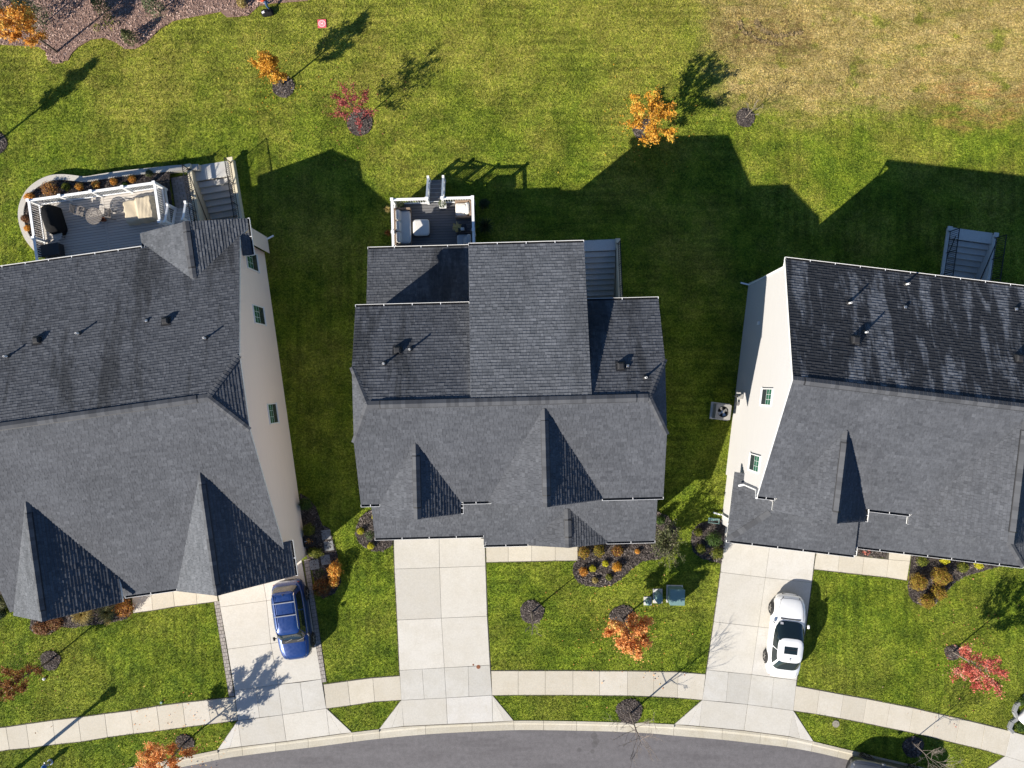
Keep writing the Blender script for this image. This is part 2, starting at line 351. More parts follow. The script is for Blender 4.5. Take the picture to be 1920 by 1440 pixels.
MT['iron'] = plain('black_iron', (.012, .012, .014), .45, amt=.1); MT['black'] = m_fabric('black_cover', (.012, .012, .013)); MT['beige'] = m_fabric('beige_cover', (.50, .425, .31), .22)
MT['cush'] = m_fabric('cushion', (.62, .60, .56), .3); MT['cushg'] = m_fabric('cushion_grey', (.42, .42, .42), .3); MT['wicker'] = m_wicker('wicker', (.16, .11, .075), (.34, .24, .165)); MT['wickerd'] = m_wicker('wicker_dark', (.03, .024, .02), (.075, .06, .05))
MT['glass'] = m_glass('window_glass', (.03, .13, .085)); MT['glassd'] = m_glass('screened_glass', (.035, .045, .05)); MT['carglass'] = m_glass('car_glass')
MT['bluep'] = m_paint('blue_paint', (.006, .034, .155), .3); MT['whitep'] = m_paint('white_paint', (.80, .80, .79)); MT['silver'] = m_paint('grey_paint', (.10, .105, .115), .5)
MT['tyre'] = plain('tyre', (.018, .018, .018), .8); MT['rim'] = plain('alloy', (.48, .47, .45), .3, .8); MT['plast'] = plain('car_plastic', (.02, .02, .022), .5); MT['chrome'] = plain('chrome', (.7, .7, .7), .15, 1.0)
MT['lens'] = plain('headlight_lens', (.22, .22, .22), .12, spec=.7); MT['lidtan'] = plain('lid_tan', (.26, .235, .19), .9); MT['lamp'] = plain('lamp_lens', (.75, .75, .72), .15, spec=.6); MT['redlens'] = plain('red_lens', (.25, .01, .01), .2)
MT['bark'] = plain('bark', (.09, .07, .055), .9, sc=14, amt=.4, bump=.6); MT['barkl'] = plain('bark_pale', (.20, .165, .14), .9, sc=14, amt=.3, bump=.4)
MT['teal'] = plain('green_cabinet', (.15, .25, .24), .5, sc=3, amt=.2); MT['acgrey'] = plain('ac_grey', (.30, .29, .27), .5); MT['metal'] = plain('galvanised', (.55, .55, .55), .3, .9)
MT['stone'] = plain('bluestone', (.22, .225, .225), .85, sc=5, amt=.2, bump=.3); MT['slatgrey'] = plain('table_slat', (.17, .15, .135), .7); MT['rust'] = plain('rusty_iron', (.20, .075, .035), .85, sc=20, amt=.4)
MT['pad'] = plain('pad_red', (.62, .10, .12), .7, amt=.08); MT['padw'] = plain('pad_white', (.75, .72, .72), .7, amt=.04)
MT['denim'] = m_fabric('denim', (.05, .10, .20), .3); MT['orange'] = m_fabric('orange_jacket', (.55, .07, .03), .4); MT['skin'] = plain('skin', (.50, .30, .21), .55); MT['hair'] = plain('hair', (.03, .02, .015), .7); MT['shoe'] = plain('shoe', (.03, .03, .03), .7)
LEAF = {
 'orange': m_leaf('leaf_orange', [(0, (.44, .17, .03)), (.45, (.72, .34, .05)), (.8, (.80, .46, .12)), (1, (.66, .52, .10))]),
 'coral': m_leaf('leaf_coral', [(0, (.50, .17, .04)), (.4, (.76, .32, .09)), (.8, (.82, .46, .19)), (1, (.64, .50, .10))]),
 'yellow': m_leaf('leaf_yellow', [(0, (.40, .17, .01)), (.4, (.62, .30, .03)), (.8, (.70, .41, .07)), (1, (.48, .40, .05))]),
 'red': m_leaf('leaf_red', [(0, (.34, .06, .045)), (.5, (.62, .15, .11)), (.85, (.72, .30, .22)), (1, (.52, .36, .26))]),
 'crimson': m_leaf('leaf_crimson', [(0, (.12, .015, .02)), (.5, (.32, .05, .055)), (1, (.44, .13, .11))]),
 'brown': m_leaf('leaf_brown', [(0, (.14, .05, .015)), (.5, (.28, .11, .03)), (1, (.40, .20, .06))]),
 'green': m_leaf('leaf_green', [(0, (.022, .05, .008)), (.5, (.055, .105, .016)), (1, (.11, .16, .03))]),
 'dark': m_leaf('leaf_dark', [(0, (.014, .03, .010)), (.6, (.035, .06, .022)), (1, (.10, .11, .06))]),
 'lime': m_leaf('leaf_lime', [(0, (.30, .29, .015)), (.5, (.60, .56, .025)), (1, (.72, .68, .06))]),
 'golden': m_leaf('leaf_golden', [(0, (.16, .11, .014)), (.5, (.34, .245, .03)), (1, (.48, .38, .055))]),
 'olive': m_leaf('leaf_olive', [(0, (.04, .055, .018)), (.5, (.10, .115, .04)), (1, (.26, .25, .13))]),
 'straw': m_leaf('leaf_straw', [(0, (.20, .15, .04)), (.5, (.42, .33, .11)), (1, (.58, .48, .22))]),
 'ygreen': m_leaf('leaf_ygreen', [(0, (.06, .085, .01)), (.5, (.16, .18, .02)), (1, (.28, .27, .035))]),
 'russet': m_leaf('leaf_russet', [(0, (.10, .045, .02)), (.5, (.27, .12, .06)), (1, (.38, .26, .10))]),
 'pine': m_leaf('leaf_pine', [(0, (.045, .06, .03)), (.5, (.10, .125, .06)), (1, (.17, .19, .09))]),
}
# ------------------------------------------------------------------ ground, road, kerb, pavements
EXCL = []                              # plan outlines where no grass grows
def third(ox, oy, *pts): return [(ox + x/3.0, oy + y/3.0) for x, y in pts]

KERB = [((40,1479),(43,1497)), ((160,1455),(164,1473)), ((290,1430),(294,1448)), ((408,1406),(411,1424)), ((453,1399),(455,1417)), ((516,1391),(517,1409)), ((577,1383),(578,1402)),
        ((660,1373),(662,1391)), ((711,1367),(712,1385)), ((797,1358),(798,1377)), ((885,1354),(885,1372)), ((963,1351),(964,1369)), ((1019,1351),(1019,1369)), ((1081,1352),(1081,1370)),
        ((1157,1354),(1157,1372)), ((1217,1356),(1217,1375)), ((1264,1358),(1263,1379)), ((1355,1365),(1354,1387)), ((1427,1373),(1425,1395)), ((1479,1380),(1475,1401)), ((1525,1390),(1521,1409)),
        ((1575,1402),(1570,1420)), ((1650,1420),(1644,1438)), ((1735,1440),(1728,1458)), ((1830,1464),(1822,1482)), ((1930,1492),(1921,1510))]
ko = [P2(*a) for a, b in KERB]; ki = [P2(*b, z=-.1) for a, b in KERB]
ko_s, ki_s = smooth_poly(ko, 4, False), smooth_poly(ki, 4, False)
front_edge = [(-140, ko_s[0][1]-30)] + ko_s + [(140, ko_s[-1][1]-40)]
road_edge = [(-140, ki_s[0][1]-30)] + ki_s + [(140, ki_s[-1][1]-40)]

# stairwells cut into the lawn: corner pixels of the top step side, then depth
AREAWAY = {
 'h1': dict(a=(355, 313), b=(441, 299), ln=4.05, wall=.26, rise=.42, down=2.0, land=.85, n=9, mat='stucco', lab='cream walled basement stairwell with black railings behind the left house', rails=(1, 1)),
 'h2': dict(a=(1069, 452), b=(1161, 448), ln=4.2, wall=.22, rise=.12, down=2.1, land=.62, n=11, mat='stucco', lab='shaded basement stairwell beside the middle house rear corner', rails=(0, 1)),
 'h3': dict(a=(1775, 425), b=(1868, 438), ln=4.0, wall=.20, rise=.12, down=2.0, land=.62, n=10, mat='areaway', lab='blue-grey concrete stairwell with railing behind the right house', rails=(1, 1)),
}
holes = []
for k, A in AREAWAY.items():
    a, b = G(*A['a']), G(*A['b']); ux = (b-a).normalized(); uy = Vector((ux.y, -ux.x, 0)); A['w'] = (b-a).length; A['o'] = a; A['ang'] = math.atan2(ux.y, ux.x)
    q = [a, b, b+uy*A['ln'], a+uy*A['ln']]; A['poly'] = [(p.x, p.y) for p in q]; holes.append(A['poly']); EXCL.append(A['poly'])

# bare earth far below and around everything, to the horizon
mb = MB(); mb.poly([(-900,-900,-3.2),(900,-900,-3.2),(900,900,-3.2),(-900,900,-3.2)])
tag(mb.build('ground', MT['soil']), 'bare subsoil under the plots', kind='structure')
outer = [(-140, 140)] + front_edge + [(140, 140)]
polys = [[Vector((x, y, 0)) for x, y in outer]] + [[Vector((x, y, 0)) for x, y in h] for h in holes]
tri = geometry.tessellate_polygon(polys); flat = [v for p in polys for v in p]
mb = MB(); mb.v = [tuple(v) for v in flat]
for t3 in tri:
    p, q, r_ = (flat[i] for i in t3); up = (q-p).cross(r_-p).z > 0
    mb.f.append(tuple(t3) if up else tuple(t3[::-1])); mb.m.append(0); mb.t.append(0)
lawn = mb.build('lawn', MT['turf']); tag(lawn, 'mown autumn lawn around the three houses', kind='structure')
mb = MB(); rd = road_edge + [(140, -80), (-140, -80)]
pv = [Vector((x, y, -.105)) for x, y in rd]; tr3 = geometry.tessellate_polygon([pv]); mb.v = [tuple(v) for v in pv]
for t3 in tr3:
    p, q, r_ = (pv[i] for i in t3); mb.f.append(tuple(t3) if (q-p).cross(r_-p).z > 0 else tuple(t3[::-1])); mb.m.append(0); mb.t.append(0)
tag(mb.build('road', MT['asphalt']), 'grey asphalt street curving along the bottom', kind='structure')
EXCL.append(front_edge + [(140, -80), (-140, -80)])

kerb = bpy.data.objects.new('kerb', None); COL.objects.link(kerb); tag(kerb, 'pale concrete kerb and gutter along the street', kind='structure')
for i in range(len(KERB)-1):
    o0, o1 = ko_s[i*4:i*4+5], ki_s[i*4:i*4+5]; mb = MB(); rings = []
    a0, a1 = Vector((*o0[0], 0)), Vector((*o0[-1], 0)); d = (a1-a0).normalized()*.008
    for k in range(5):
        sh = d if k == 0 else (-d if k == 4 else Vector((0, 0, 0)))
        A_, B_ = Vector((*o0[k], 0))+sh, Vector((*o1[k], 0))+sh
        low = i in (3, 4, 5, 6, 8, 9, 10, 16, 17, 18, 19)
        top = -.035 if low else .035
        prof = [(0, -.25), (0, top), (.26, top), (.36, -.065 if low else -.06), (.45, -.085), (1, -.098), (1, -.25)]
        rings.append([A_.lerp(B_, f)+Vector((0, 0, z)) for f, z in prof])
    mb.loft(rings, closed=True); mb.build('kerb_segment', MT['kerbc'], kerb, fix=True)

def slab(parent, quad, z, mat, name='slab', gap=.008, th=.10, slope=None):
    pts = [Vector((*P2(*q), 0)) for q in quad]; n = len(pts)
    c = sum(pts, Vector())/n; ins = []
    for p in pts:
        dv = c-p; L = dv.length; ins.append(p + dv*(gap*1.3/L))
    zz = z + random.uniform(-.003, .003); tl = (random.uniform(-.0012, .0012), random.uniform(-.0012, .0012))
    zf = (lambda x, y: zz+(x-c.x)*tl[0]+(y-c.y)*tl[1]) if slope is None else slope
    MB().prism([(p.x, p.y) for p in ins], z-th, zf).build(name, mat, parent, bevel=.006)
def paving(name, outline_px, label, cat=None, z=.012):
    poly = [P2(*q) for q in outline_px]; EXCL.append(poly); n = len(poly); sg = 1 if area2(poly) > 0 else -1; wide = []
    for i in range(n):
        a, b, c = Vector(poly[i-1]), Vector(poly[i]), Vector(poly[(i+1) % n]); d1_, d2_ = (b-a).normalized(), (c-b).normalized(); nn = Vector((d1_.y+d2_.y, -d1_.x-d2_.x)); nn = nn.normalized() if nn.length > 1e-3 else Vector((0, 0)); wide.append((b.x+sg*nn.x*.045, b.y+sg*nn.y*.045))
    o = MB().prism(wide, -.2, z).build(name, MT['joint']); tag(o, label, cat, kind='structure'); return o

# sidewalks -------------------------------------------------------------
def walk_run(label, top, bot):
    o = paving('sidewalk', list(top) + list(bot)[::-1], label)
    for i in range(len(top)-1): slab(o, [top[i], top[i+1], bot[i+1], bot[i]], .03, MT['concrete2'])
T = lambda pts, ox, oy: third(ox, oy, *pts)
walk_run('sidewalk of concrete slabs along the left front lawn',
  [(-60, 1370)] + T([(35,1210),(148,1193),(298,1172),(440,1155),(590,1135),(737,1117),(882,1092),(1028,1073),(1170,1057),(1322,1040)], 0, 960),
  [(-52, 1416)] + T([(55,1335),(167,1325),(313,1305),(458,1290),(606,1265),(753,1245),(900,1228),(1045,1208),(1187,1190),(1337,1171)], 0, 960))
walk_run('short sidewalk run between the left and middle driveways',
  [(607,1283),(652,1277),(699,1271),(750,1267)], [(612,1328),(657,1322),(703,1315),(753,1312)])
walk_run('sidewalk run in front of the middle lawn',
  T([(843,893),(995,893),(1147,893),(1303,893),(1453,895),(1610,895),(1757,897),(1895,900)], 640, 960)+[(1323,1264)],
  T([(848,1030),(995,1028),(1147,1028),(1303,1028),(1453,1030),(1610,1031),(1757,1036),(1890,1043)], 640, 960)+[(1317,1312)])
walk_run('sidewalk run sloping away in front of the right lawn',
  T([(637,978),(770,1003),(905,1028),(1035,1051),(1167,1077),(1297,1103),(1430,1134),(1560,1163),(1700,1197),(1845,1232)], 1280, 960),
  T([(622,1116),(752,1135),(885,1158),(1013,1183),(1143,1210),(1273,1236),(1404,1266),(1533,1298),(1677,1332),(1812,1372)], 1280, 960))

# driveways ---------------------------------------------------------------
def driveway(label, rows, apron, flares, splits, mat='concrete'):
    """rows: lines of (left, centre, right) from the garage to the back of the apron"""
    out = [r[0] for r in rows] + [apron[0]] + [apron[1], apron[2]] + [r[2] for r in rows[::-1]]
    out = [r[0] for r in rows] + [flares[0][1], apron[0], apron[1], apron[2], flares[1][1]] + [r[2] for r in rows[::-1]]
    o = paving('driveway', out, label, 'driveway')
    for i in range(len(rows)-1):
        a, b = rows[i], rows[i+1]
        if i == len(rows)-2:               # the strip where the sidewalk crosses
            l, r_ = splits
            tp = [a[0], l[0], a[1], r_[0], a[2]]; bt = [b[0], l[1], b[1], r_[1], b[2]]
            for k in range(4): slab(o, [tp[k], tp[k+1], bt[k+1], bt[k]], .03, MT['concrete3'])
        else:
            for k in (0, 1): slab(o, [a[k], a[k+1], b[k+1], b[k]], .03, MT[mat])
    l = rows[-1]; yb, yf = P2(*l[1])[1], P2(*apron[1])[1]
    sl = lambda x, y: .03
    for k in (0, 1): slab(o, [l[k], l[k+1], apron[k+1], apron[k]], .03, MT[mat], 'apron_slab')
    for (c0, f, s, e, key) in flares:
        slab(o, [c0, s, e], .03, MT[mat], 'apron_flare', gap=.006); slab(o, [c0, f, s], .03, MT[mat], 'apron_flare', gap=.006)
    return o
d1 = driveway('concrete driveway of the left house with a paver border',
  [[(400,1060),(487,1048),(563,1036)], [(413,1138),(500,1126),(577,1114)], [(427,1217),(508,1206),(590,1194)], [(440,1295),(522,1283),(603,1273)], [(446,1351),(530,1340),(612,1328)]],
  [(453,1399),(537,1389),(618,1378)], [((446,1351),(408,1406),(431,1402),(453,1399),0), ((612,1328),(660,1373),(640,1375),(618,1378),0)], (((480,1289),(487,1345)), ((563,1279),(570,1334))))
d2 = driveway('wide pale driveway of the middle house',
  [[(738,985),(823,985),(908,985)], T([(300,320),(553,312),(811,303)],640,960), T([(315,607),(563,596),(820,585)],640,960), T([(328,890),(580,875),(836,860)],640,960), T([(338,1058),(590,1045),(848,1030)],640,960)],
  [(757,1361),(839,1357),(924,1353)], [((753,1312),(711,1367),(735,1364),(757,1361),0), ((923,1303),(963,1351),(946,1352),(924,1353),0)], (T([(455,882),(467,1051)],640,960), T([(713,868),(718,1037)],640,960)))
d3 = driveway('driveway of the right house carrying the white sedan',
  [[(1360,985),(1447,995),(1532,1006)], T([(213,338),(465,368),(725,397)],1280,960), T([(175,617),(425,645),(688,672)],1280,960), T([(135,887),(388,913),(640,945)],1280,960), T([(110,1057),(365,1082),(622,1116)],1280,960)],
  [(1311,1361),(1395,1369),(1479,1380)], [((1317,1312),(1264,1358),(1290,1359),(1311,1361),0), ((1487,1332),(1525,1390),(1500,1385),(1479,1380),0)], (T([(258,900),(243,1068)],1280,960), T([(513,930),(497,1099)],1280,960)))
# corner of the next driveway at the bottom right edge
o = paving('driveway', [(1884,1417),(1895,1371),(1990,1398),(1990,1500),(1820,1462)], 'corner of a fourth driveway at the bottom right', 'driveway')
slab(o, [(1884,1417),(1895,1371),(1990,1398),(1980,1447)], .03, MT['concrete']); slab(o, [(1884,1417),(1980,1447),(1985,1500),(1822,1461)], .03, MT['concrete'], 'apron_slab')
# front walks ---------------------------------------------------------------
def front_walk(label, outline, slabs):
    o = paving('front_walk', outline, label, 'walkway')
    for q in slabs: slab(o, q, .03, MT['concrete2'])
tp = [(247,1105),(283,1100),(323,1095),(366,1090),(404,1086)]; bt = [(250,1149),(287,1144),(328,1137),(370,1132),(409,1127)]
front_walk('concrete front walk of the left house', tp+bt[::-1], [[tp[i],tp[i+1],bt[i+1],bt[i]] for i in range(4)])
tp = [(911,1006),(953,1005),(997,1004),(1041,1003),(1083,1002)]; bt = [(912,1054),(953,1053),(997,1052),(1041,1051),(1083,1051)]
front_walk('concrete front walk of the middle house', tp+bt[::-1], [[tp[i],tp[i+1],bt[i+1],bt[i]] for i in range(4)])
tp = [(1533,1020),(1575,1026),(1620,1044),(1666,1049),(1706,1052)]; bt = [(1526,1067),(1571,1072),(1616,1077),(1662,1082),(1700,1088)]
front_walk('concrete front walk of the right house', [(1533,1020),(1602,1028),(1606,1042),(1660,1048),(1664,1018),(1709,1022),bt[4],bt[3],bt[2],bt[1],bt[0]],
   [[tp[0],tp[1],bt[1],bt[0]], [tp[1],(1603,1029),(1605,1042),tp[2],bt[2],bt[1]], [tp[2],tp[3],bt[3],bt[2]], [tp[3],tp[4],bt[4],bt[3]], [(1668,1020),(1710,1025),tp[4],tp[3]]])

# paver borders of the left driveway and the little paver patio -------------------
def paver_grid(parent, A, B, Cc, D, nu, nv, bond=True, z=.034):
    """quad A-B (across, nu) to D-C (along, nv) filled with single pavers"""
    A, B, Cc, D = (Vector((*P2(*q), 0)) for q in (A, B, Cc, D))
    f = lambda u, v: A.lerp(B, u).lerp(D.lerp(Cc, u), v)
    for j in range(nv):
        off = .5/nu if (bond and j % 2) else 0
        us = [0] + [min(1, (i+1)/nu-off) for i in range(nu)] + ([1] if off else [])
        us = [u for k, u in enumerate(us) if k == 0 or u > us[k-1]+1e-4]
        for i in range(len(us)-1):
            q = [f(us[i], j/nv), f(us[i+1], j/nv), f(us[i+1], (j+1)/nv), f(us[i], (j+1)/nv)]; c = sum(q, Vector())/4
            q = [c+(p-c)*max(.5, 1-.014/max(.03, (p-c).length)) for p in q]
            MB().prism([(p.x, p.y) for p in q], z-.06, z+random.uniform(-.004, .004)).build('paver', MT['paver'], parent)
q = [(402,1128),(411,1126),(440,1305),(430,1306)]
o = paving('paver_border', q, 'grey paver strip on the lawn side of the left driveway', 'pavers'); paver_grid(o, *q, 2, 26)
q = [(570,1050),(579,1048),(612,1278),(603,1280)]
o = paving('paver_border', q, 'grey paver strip beside the blue car on the left driveway', 'pavers'); paver_grid(o, *q, 2, 32)
q = [(321,334),(352,329),(375,410),(333,413)]
o = paving('patio', q, 'small grey paver patio between deck and stairwell', 'patio'); paver_grid(o, *q, 3, 17)

# stairwells ------------------------------------------------------------------
def stairwell(A):
    r = thing('basement_stairwell', A['o'], A['ang'], A['lab'], 'stairwell')
    W_, Ln, wt, up, dn = A['w'], A['ln'], A['wall'], A['rise'], A['down']; wm = MT[A['mat']]; cm = MT['areaway'] if A['mat'] != 'stucco' or 'h2' in A['lab'] else MT['areaway']
    for x in (wt/2, W_-wt/2):
        MB().box((x, -Ln/2-.05, (up-dn-.3)/2), (wt, Ln-.1, up+dn+.3)).build('wall', wm, r, bevel=.01)
        MB().box((x, -.13, up+.05), (wt+.05, .26, .10)).build('wall_cap', wm, r, bevel=.01)
    MB().box((W_/2, -Ln-.04, -dn/2-.1), (W_-.01, .18, dn+.3)).build('end_wall', wm, r)
    MB().box((W_/2, -A['land']/2, -.05), (W_-2*wt-.01, A['land'], .14)).build('landing', cm, r, bevel=.008)
    n = A['n']; tr = (Ln-A['land']-.35)/n
    for i in range(n):
        z = -(i+1)*dn/(n+1); MB().box((W_/2, -A['land']-tr*(i+.5)-.01, z-.3), (W_-2*wt-.012, tr-.004 if i < n-1 else tr+.34, .6)).build('step', cm, r, bevel=.008)
    for side, on in zip((0, 1), A['rails']):
        if not on: continue
        x = wt/2+.02 if side == 0 else W_-wt/2; z0 = up; z1 = up+.95
        rl = MB(); rl.bar((x, -.3, z1), (x, -Ln+.1, z1), .04, .03); rl.bar((x, -.3, z0+.1), (x, -Ln+.1, z0+.1), .03, .025)
        rail = rl.build('railing', MT['iron'], r)
        for y in np.arange(-.3, -Ln+.1, -1.2): MB().box((x, float(y), (z0+z1)/2), (.04, .04, z1-z0)).build('post', MT['iron'], rail)
        for y in np.arange(-.42, -Ln+.1, -.12): MB().box((x, float(y), (z0+z1)/2+.04), (.020, .020, z1-z0-.1)).build('baluster', MT['iron'], rail)
        xi = wt+.06 if side == 0 else W_-wt-.06
        MB().bar((xi, -A['land'], up+.5 if up > .3 else .55), (xi, -Ln+.2, -dn+.95), .035, .035).build('handrail', MT['iron'], r)
    return r
for A in AREAWAY.values(): stairwell(A)
# ------------------------------------------------------------------ houses
def clip_half(poly, a, b, c):
    """keep a*x+b*y+c >= 0"""
    out = []; n = len(poly)
    for i in range(n):
        p, q = poly[i], poly[(i+1) % n]; fp = a*p[0]+b*p[1]+c; fq = a*q[0]+b*q[1]+c
        if fp >= 0: out.append(p)
        if (fp >= 0) != (fq >= 0):
            t = fp/(fp-fq); out.append((p[0]+(q[0]-p[0])*t, p[1]+(q[1]-p[1])*t))
    return out
def clip_poly(sub, conv):
    if area2(conv) < 0: conv = conv[::-1]
    for i in range(len(conv)):
        p, q = conv[i], conv[(i+1) % len(conv)]; ex, ey = q[0]-p[0], q[1]-p[1]
        sub = clip_half(sub, -ey, ex, ey*p[0]-ex*p[1])
        if len(sub) < 3: return []
    return sub
class Slope:
    """roof plane z = z0 + gx*x + gy*y over a convex plan outline (house coordinates)"""
    def __init__(s, poly, z0, gx, gy, mat='roofF', trim=True): s.poly = poly; s.z0, s.gx, s.gy = z0, gx, gy; s.mat = mat; s.cover = []; s.trim = trim
    def z(s, x, y): return s.z0+s.gx*x+s.gy*y
    def above(s, o): s.poly = clip_half(s.poly, s.gx-o.gx, s.gy-o.gy, s.z0-o.z0); return s
    def below(s, o): s.poly = clip_half(s.poly, o.gx-s.gx, o.gy-s.gy, o.z0-s.z0); return s
def gable(x0, half, zr, sl, y0, y1, base, mat='roofF', matL=None, slR=None):
    """two slopes of a gable whose ridge runs along y, trimmed to what stands above the slope it grows from"""
    l = Slope([(x0-half, y0), (x0, y0), (x0, y1), (x0-half, y1)], zr-sl*x0, sl, 0, matL or mat).above(base)
    sr = slR or sl; r = Slope([(x0, y0), (x0+half, y0), (x0+half, y1), (x0, y1)], zr+sr*x0, -sr, 0, mat).above(base)
    base.cover += [l.poly, r.poly]; return l, r

EXPO = .148
def shingle(slopes, parent):
    """every shingle tab of a roof as its own small wedge, one mesh per shingle colour"""
    groups = {}
    for s in slopes:
        mb = groups.setdefault(s.mat, MB()); g = math.hypot(s.gx, s.gy); dn = (-s.gx/g, -s.gy/g); al = (-dn[1], dn[0])
        e = EXPO/math.sqrt(1+g*g)
        us = [p[0]*al[0]+p[1]*al[1] for p in s.poly]; vs = [-(p[0]*dn[0]+p[1]*dn[1]) for p in s.poly]
        v = min(vs); row = 0
        while v < max(vs):
            u = min(us)-random.uniform(0, .4); rowt = random.uniform(-.07, .07)
            while u < max(us):
                w = random.choice((.13, .16, .2, .24, .3)); u2 = u+w
                th = .017+random.choice((0, .009))+random.uniform(0, .003)
                rect = [(al[0]*a-dn[0]*b, al[1]*a-dn[1]*b) for a, b in ((u+.004, v), (u2-.004, v), (u2-.004, v+e*1.02), (u+.004, v+e*1.02))]
                cx = sum(p[0] for p in rect)/4; cy = sum(p[1] for p in rect)/4; hid = False
                for cv in s.cover:
                    if len(cv) > 2:
                        sg = 1 if area2(cv) > 0 else -1
                        if all(sg*((cv[(i+1) % len(cv)][0]-cv[i][0])*(cy-cv[i][1])-(cv[(i+1) % len(cv)][1]-cv[i][1])*(cx-cv[i][0])) > .25*math.dist(cv[i], cv[(i+1) % len(cv)]) for i in range(len(cv))): hid = True
                if not hid:
                    q = clip_poly(rect, s.poly)
                    if len(q) >= 3 and abs(area2(q)) > 4e-4:
                        t = min(1, max(0, .5+rowt+random.gauss(0, .14)+(.13 if th > .024 else -.09)))
                        top = []
                        for p in q:
                            f = (-(p[0]*dn[0]+p[1]*dn[1])-v)/e; top.append((p[0], p[1], s.z(*p)+th*(1-f)+.002))
                        bot = [(p[0], p[1], s.z(*p)-.012) for p in q]; n = len(q); i = len(mb.v)
                        mb.v.extend(top); mb.v.extend(bot)
                        if area2(q) < 0: mb.f.append(tuple(range(i+n-1, i-1, -1)))
                        else: mb.f.append(tuple(range(i, i+n)))
                        mb.m.append(0); mb.t.append(t)
                        for k in range(n):
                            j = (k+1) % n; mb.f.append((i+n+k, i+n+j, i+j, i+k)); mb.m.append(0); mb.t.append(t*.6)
                u = u2
            v += e; row += 1
    for k, mb in groups.items(): mb.build('shingles', MT[k], parent, tint=True, kind='stuff')
def roof_deck(slopes, parent, th=.16):
    mb = MB()
    for s in slopes:
        if len(s.poly) < 3: continue
        mb.prism(s.poly, lambda x, y, s=s: s.z(x, y)-th, lambda x, y, s=s: s.z(x, y)-.006, 0, 1)
    return mb.build('roof', [MT['ventdark'], MT['trim']], parent)
def caps(parent, p, q, sl1, sl2, step=.185, w=.17, lift=.03, vent=False):
    """overlapping cap shingles along a ridge or hip p-q; sl1/sl2 = drop per metre on either side"""
    p, q = Vector(p), Vector(q); d = q-p; L = d.length; d.normalize()
    sd = Vector((d.y, -d.x, 0)); sd = sd.normalized() if sd.length > 1e-4 else Vector((1, 0, 0))
    if vent:
        a, b = p+d*.5, q-d*.5; hw = w+.02; m = MB(); ring = []
        for e in (a, b): ring.append([e+sd*hw+Vector((0, 0, -sl1*hw)), e+sd*hw+Vector((0, 0, -sl1*hw+.05)), e+Vector((0, 0, .055)), e-sd*hw+Vector((0, 0, -sl2*hw+.05)), e-sd*hw+Vector((0, 0, -sl2*hw))])
        m.loft(ring); m.build('ridge_vent', MT['ventdark'], parent)
    n = int(L/step); st = L/n
    for kind in (0, 1):
        inside_v = lambda i: vent and .5 < (i+.5)*st < L-.5
    meshes = {}
    for i in range(n):
        lf = lift+(.036 if inside_v(i) else 0); key = round(lf, 3)
        if key not in meshes:
            ring = []
            for t, up in ((0, .016), (st*1.12, .002)):
                e = d*t+Vector((0, 0, lf+up))
                ring.append([e+sd*w+Vector((0, 0, -sl1*w)), e, e-sd*w+Vector((0, 0, -sl2*w)), e-sd*w+Vector((0, 0, -sl2*w-.016)), e+Vector((0, 0, -.02)), e+sd*w+Vector((0, 0, -sl1*w-.016))])
            m = MB(); m.loft(ring); m.t = [.5]*len(m.f); o = m.build('ridge_cap_shingle', MT['capr'], parent); meshes[key] = o.data; o.location = p+d*(i*st)
        else:
            o = bpy.data.objects.new('ridge_cap_shingle', meshes[key]); COL.objects.link(o); o.parent = parent; o.location = p+d*(i*st)
t = NT('cap_shingle'); c = t.mix(t.rnd(), (.058, .060, .066), (.098, .101, .109)); t.bump(t.noise(t.obj(), 60, 2), .3, .004); MT['capr'] = t.done(c, .9, spec=.2)

def gutter(parent, p, q, z, side):
    """open eaves trough from p to q (plan), side = outward normal sign to the right of p->q"""
    p, q = Vector((*p, z)), Vector((*q, z)); d = (q-p).normalized(); n = Vector((d.y, -d.x, 0))*side; m = MB()
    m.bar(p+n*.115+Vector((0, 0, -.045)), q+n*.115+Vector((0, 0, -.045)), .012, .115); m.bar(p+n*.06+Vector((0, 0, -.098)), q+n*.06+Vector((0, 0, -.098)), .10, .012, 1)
    m.bar(p+n*.004+Vector((0, 0, -.06)), q+n*.004+Vector((0, 0, -.06)), .012, .08, 1)  # trough floor and back take a dark colour, painting in the shade inside
    for e in (p, q): m.box(e+n*.06+Vector((0, 0, -.05)), (.016, .11, .10), math.atan2(d.y, d.x))
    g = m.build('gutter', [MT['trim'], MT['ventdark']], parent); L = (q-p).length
    for k in range(1, max(2, int(L/1.15))):
        c = p+d*(L*k/max(2, int(L/1.15))); MB().box(c+n*.06+Vector((0, 0, -.004)), (.03, .115, .008), math.atan2(d.y, d.x)).build('hanger', MT['trim'], g)
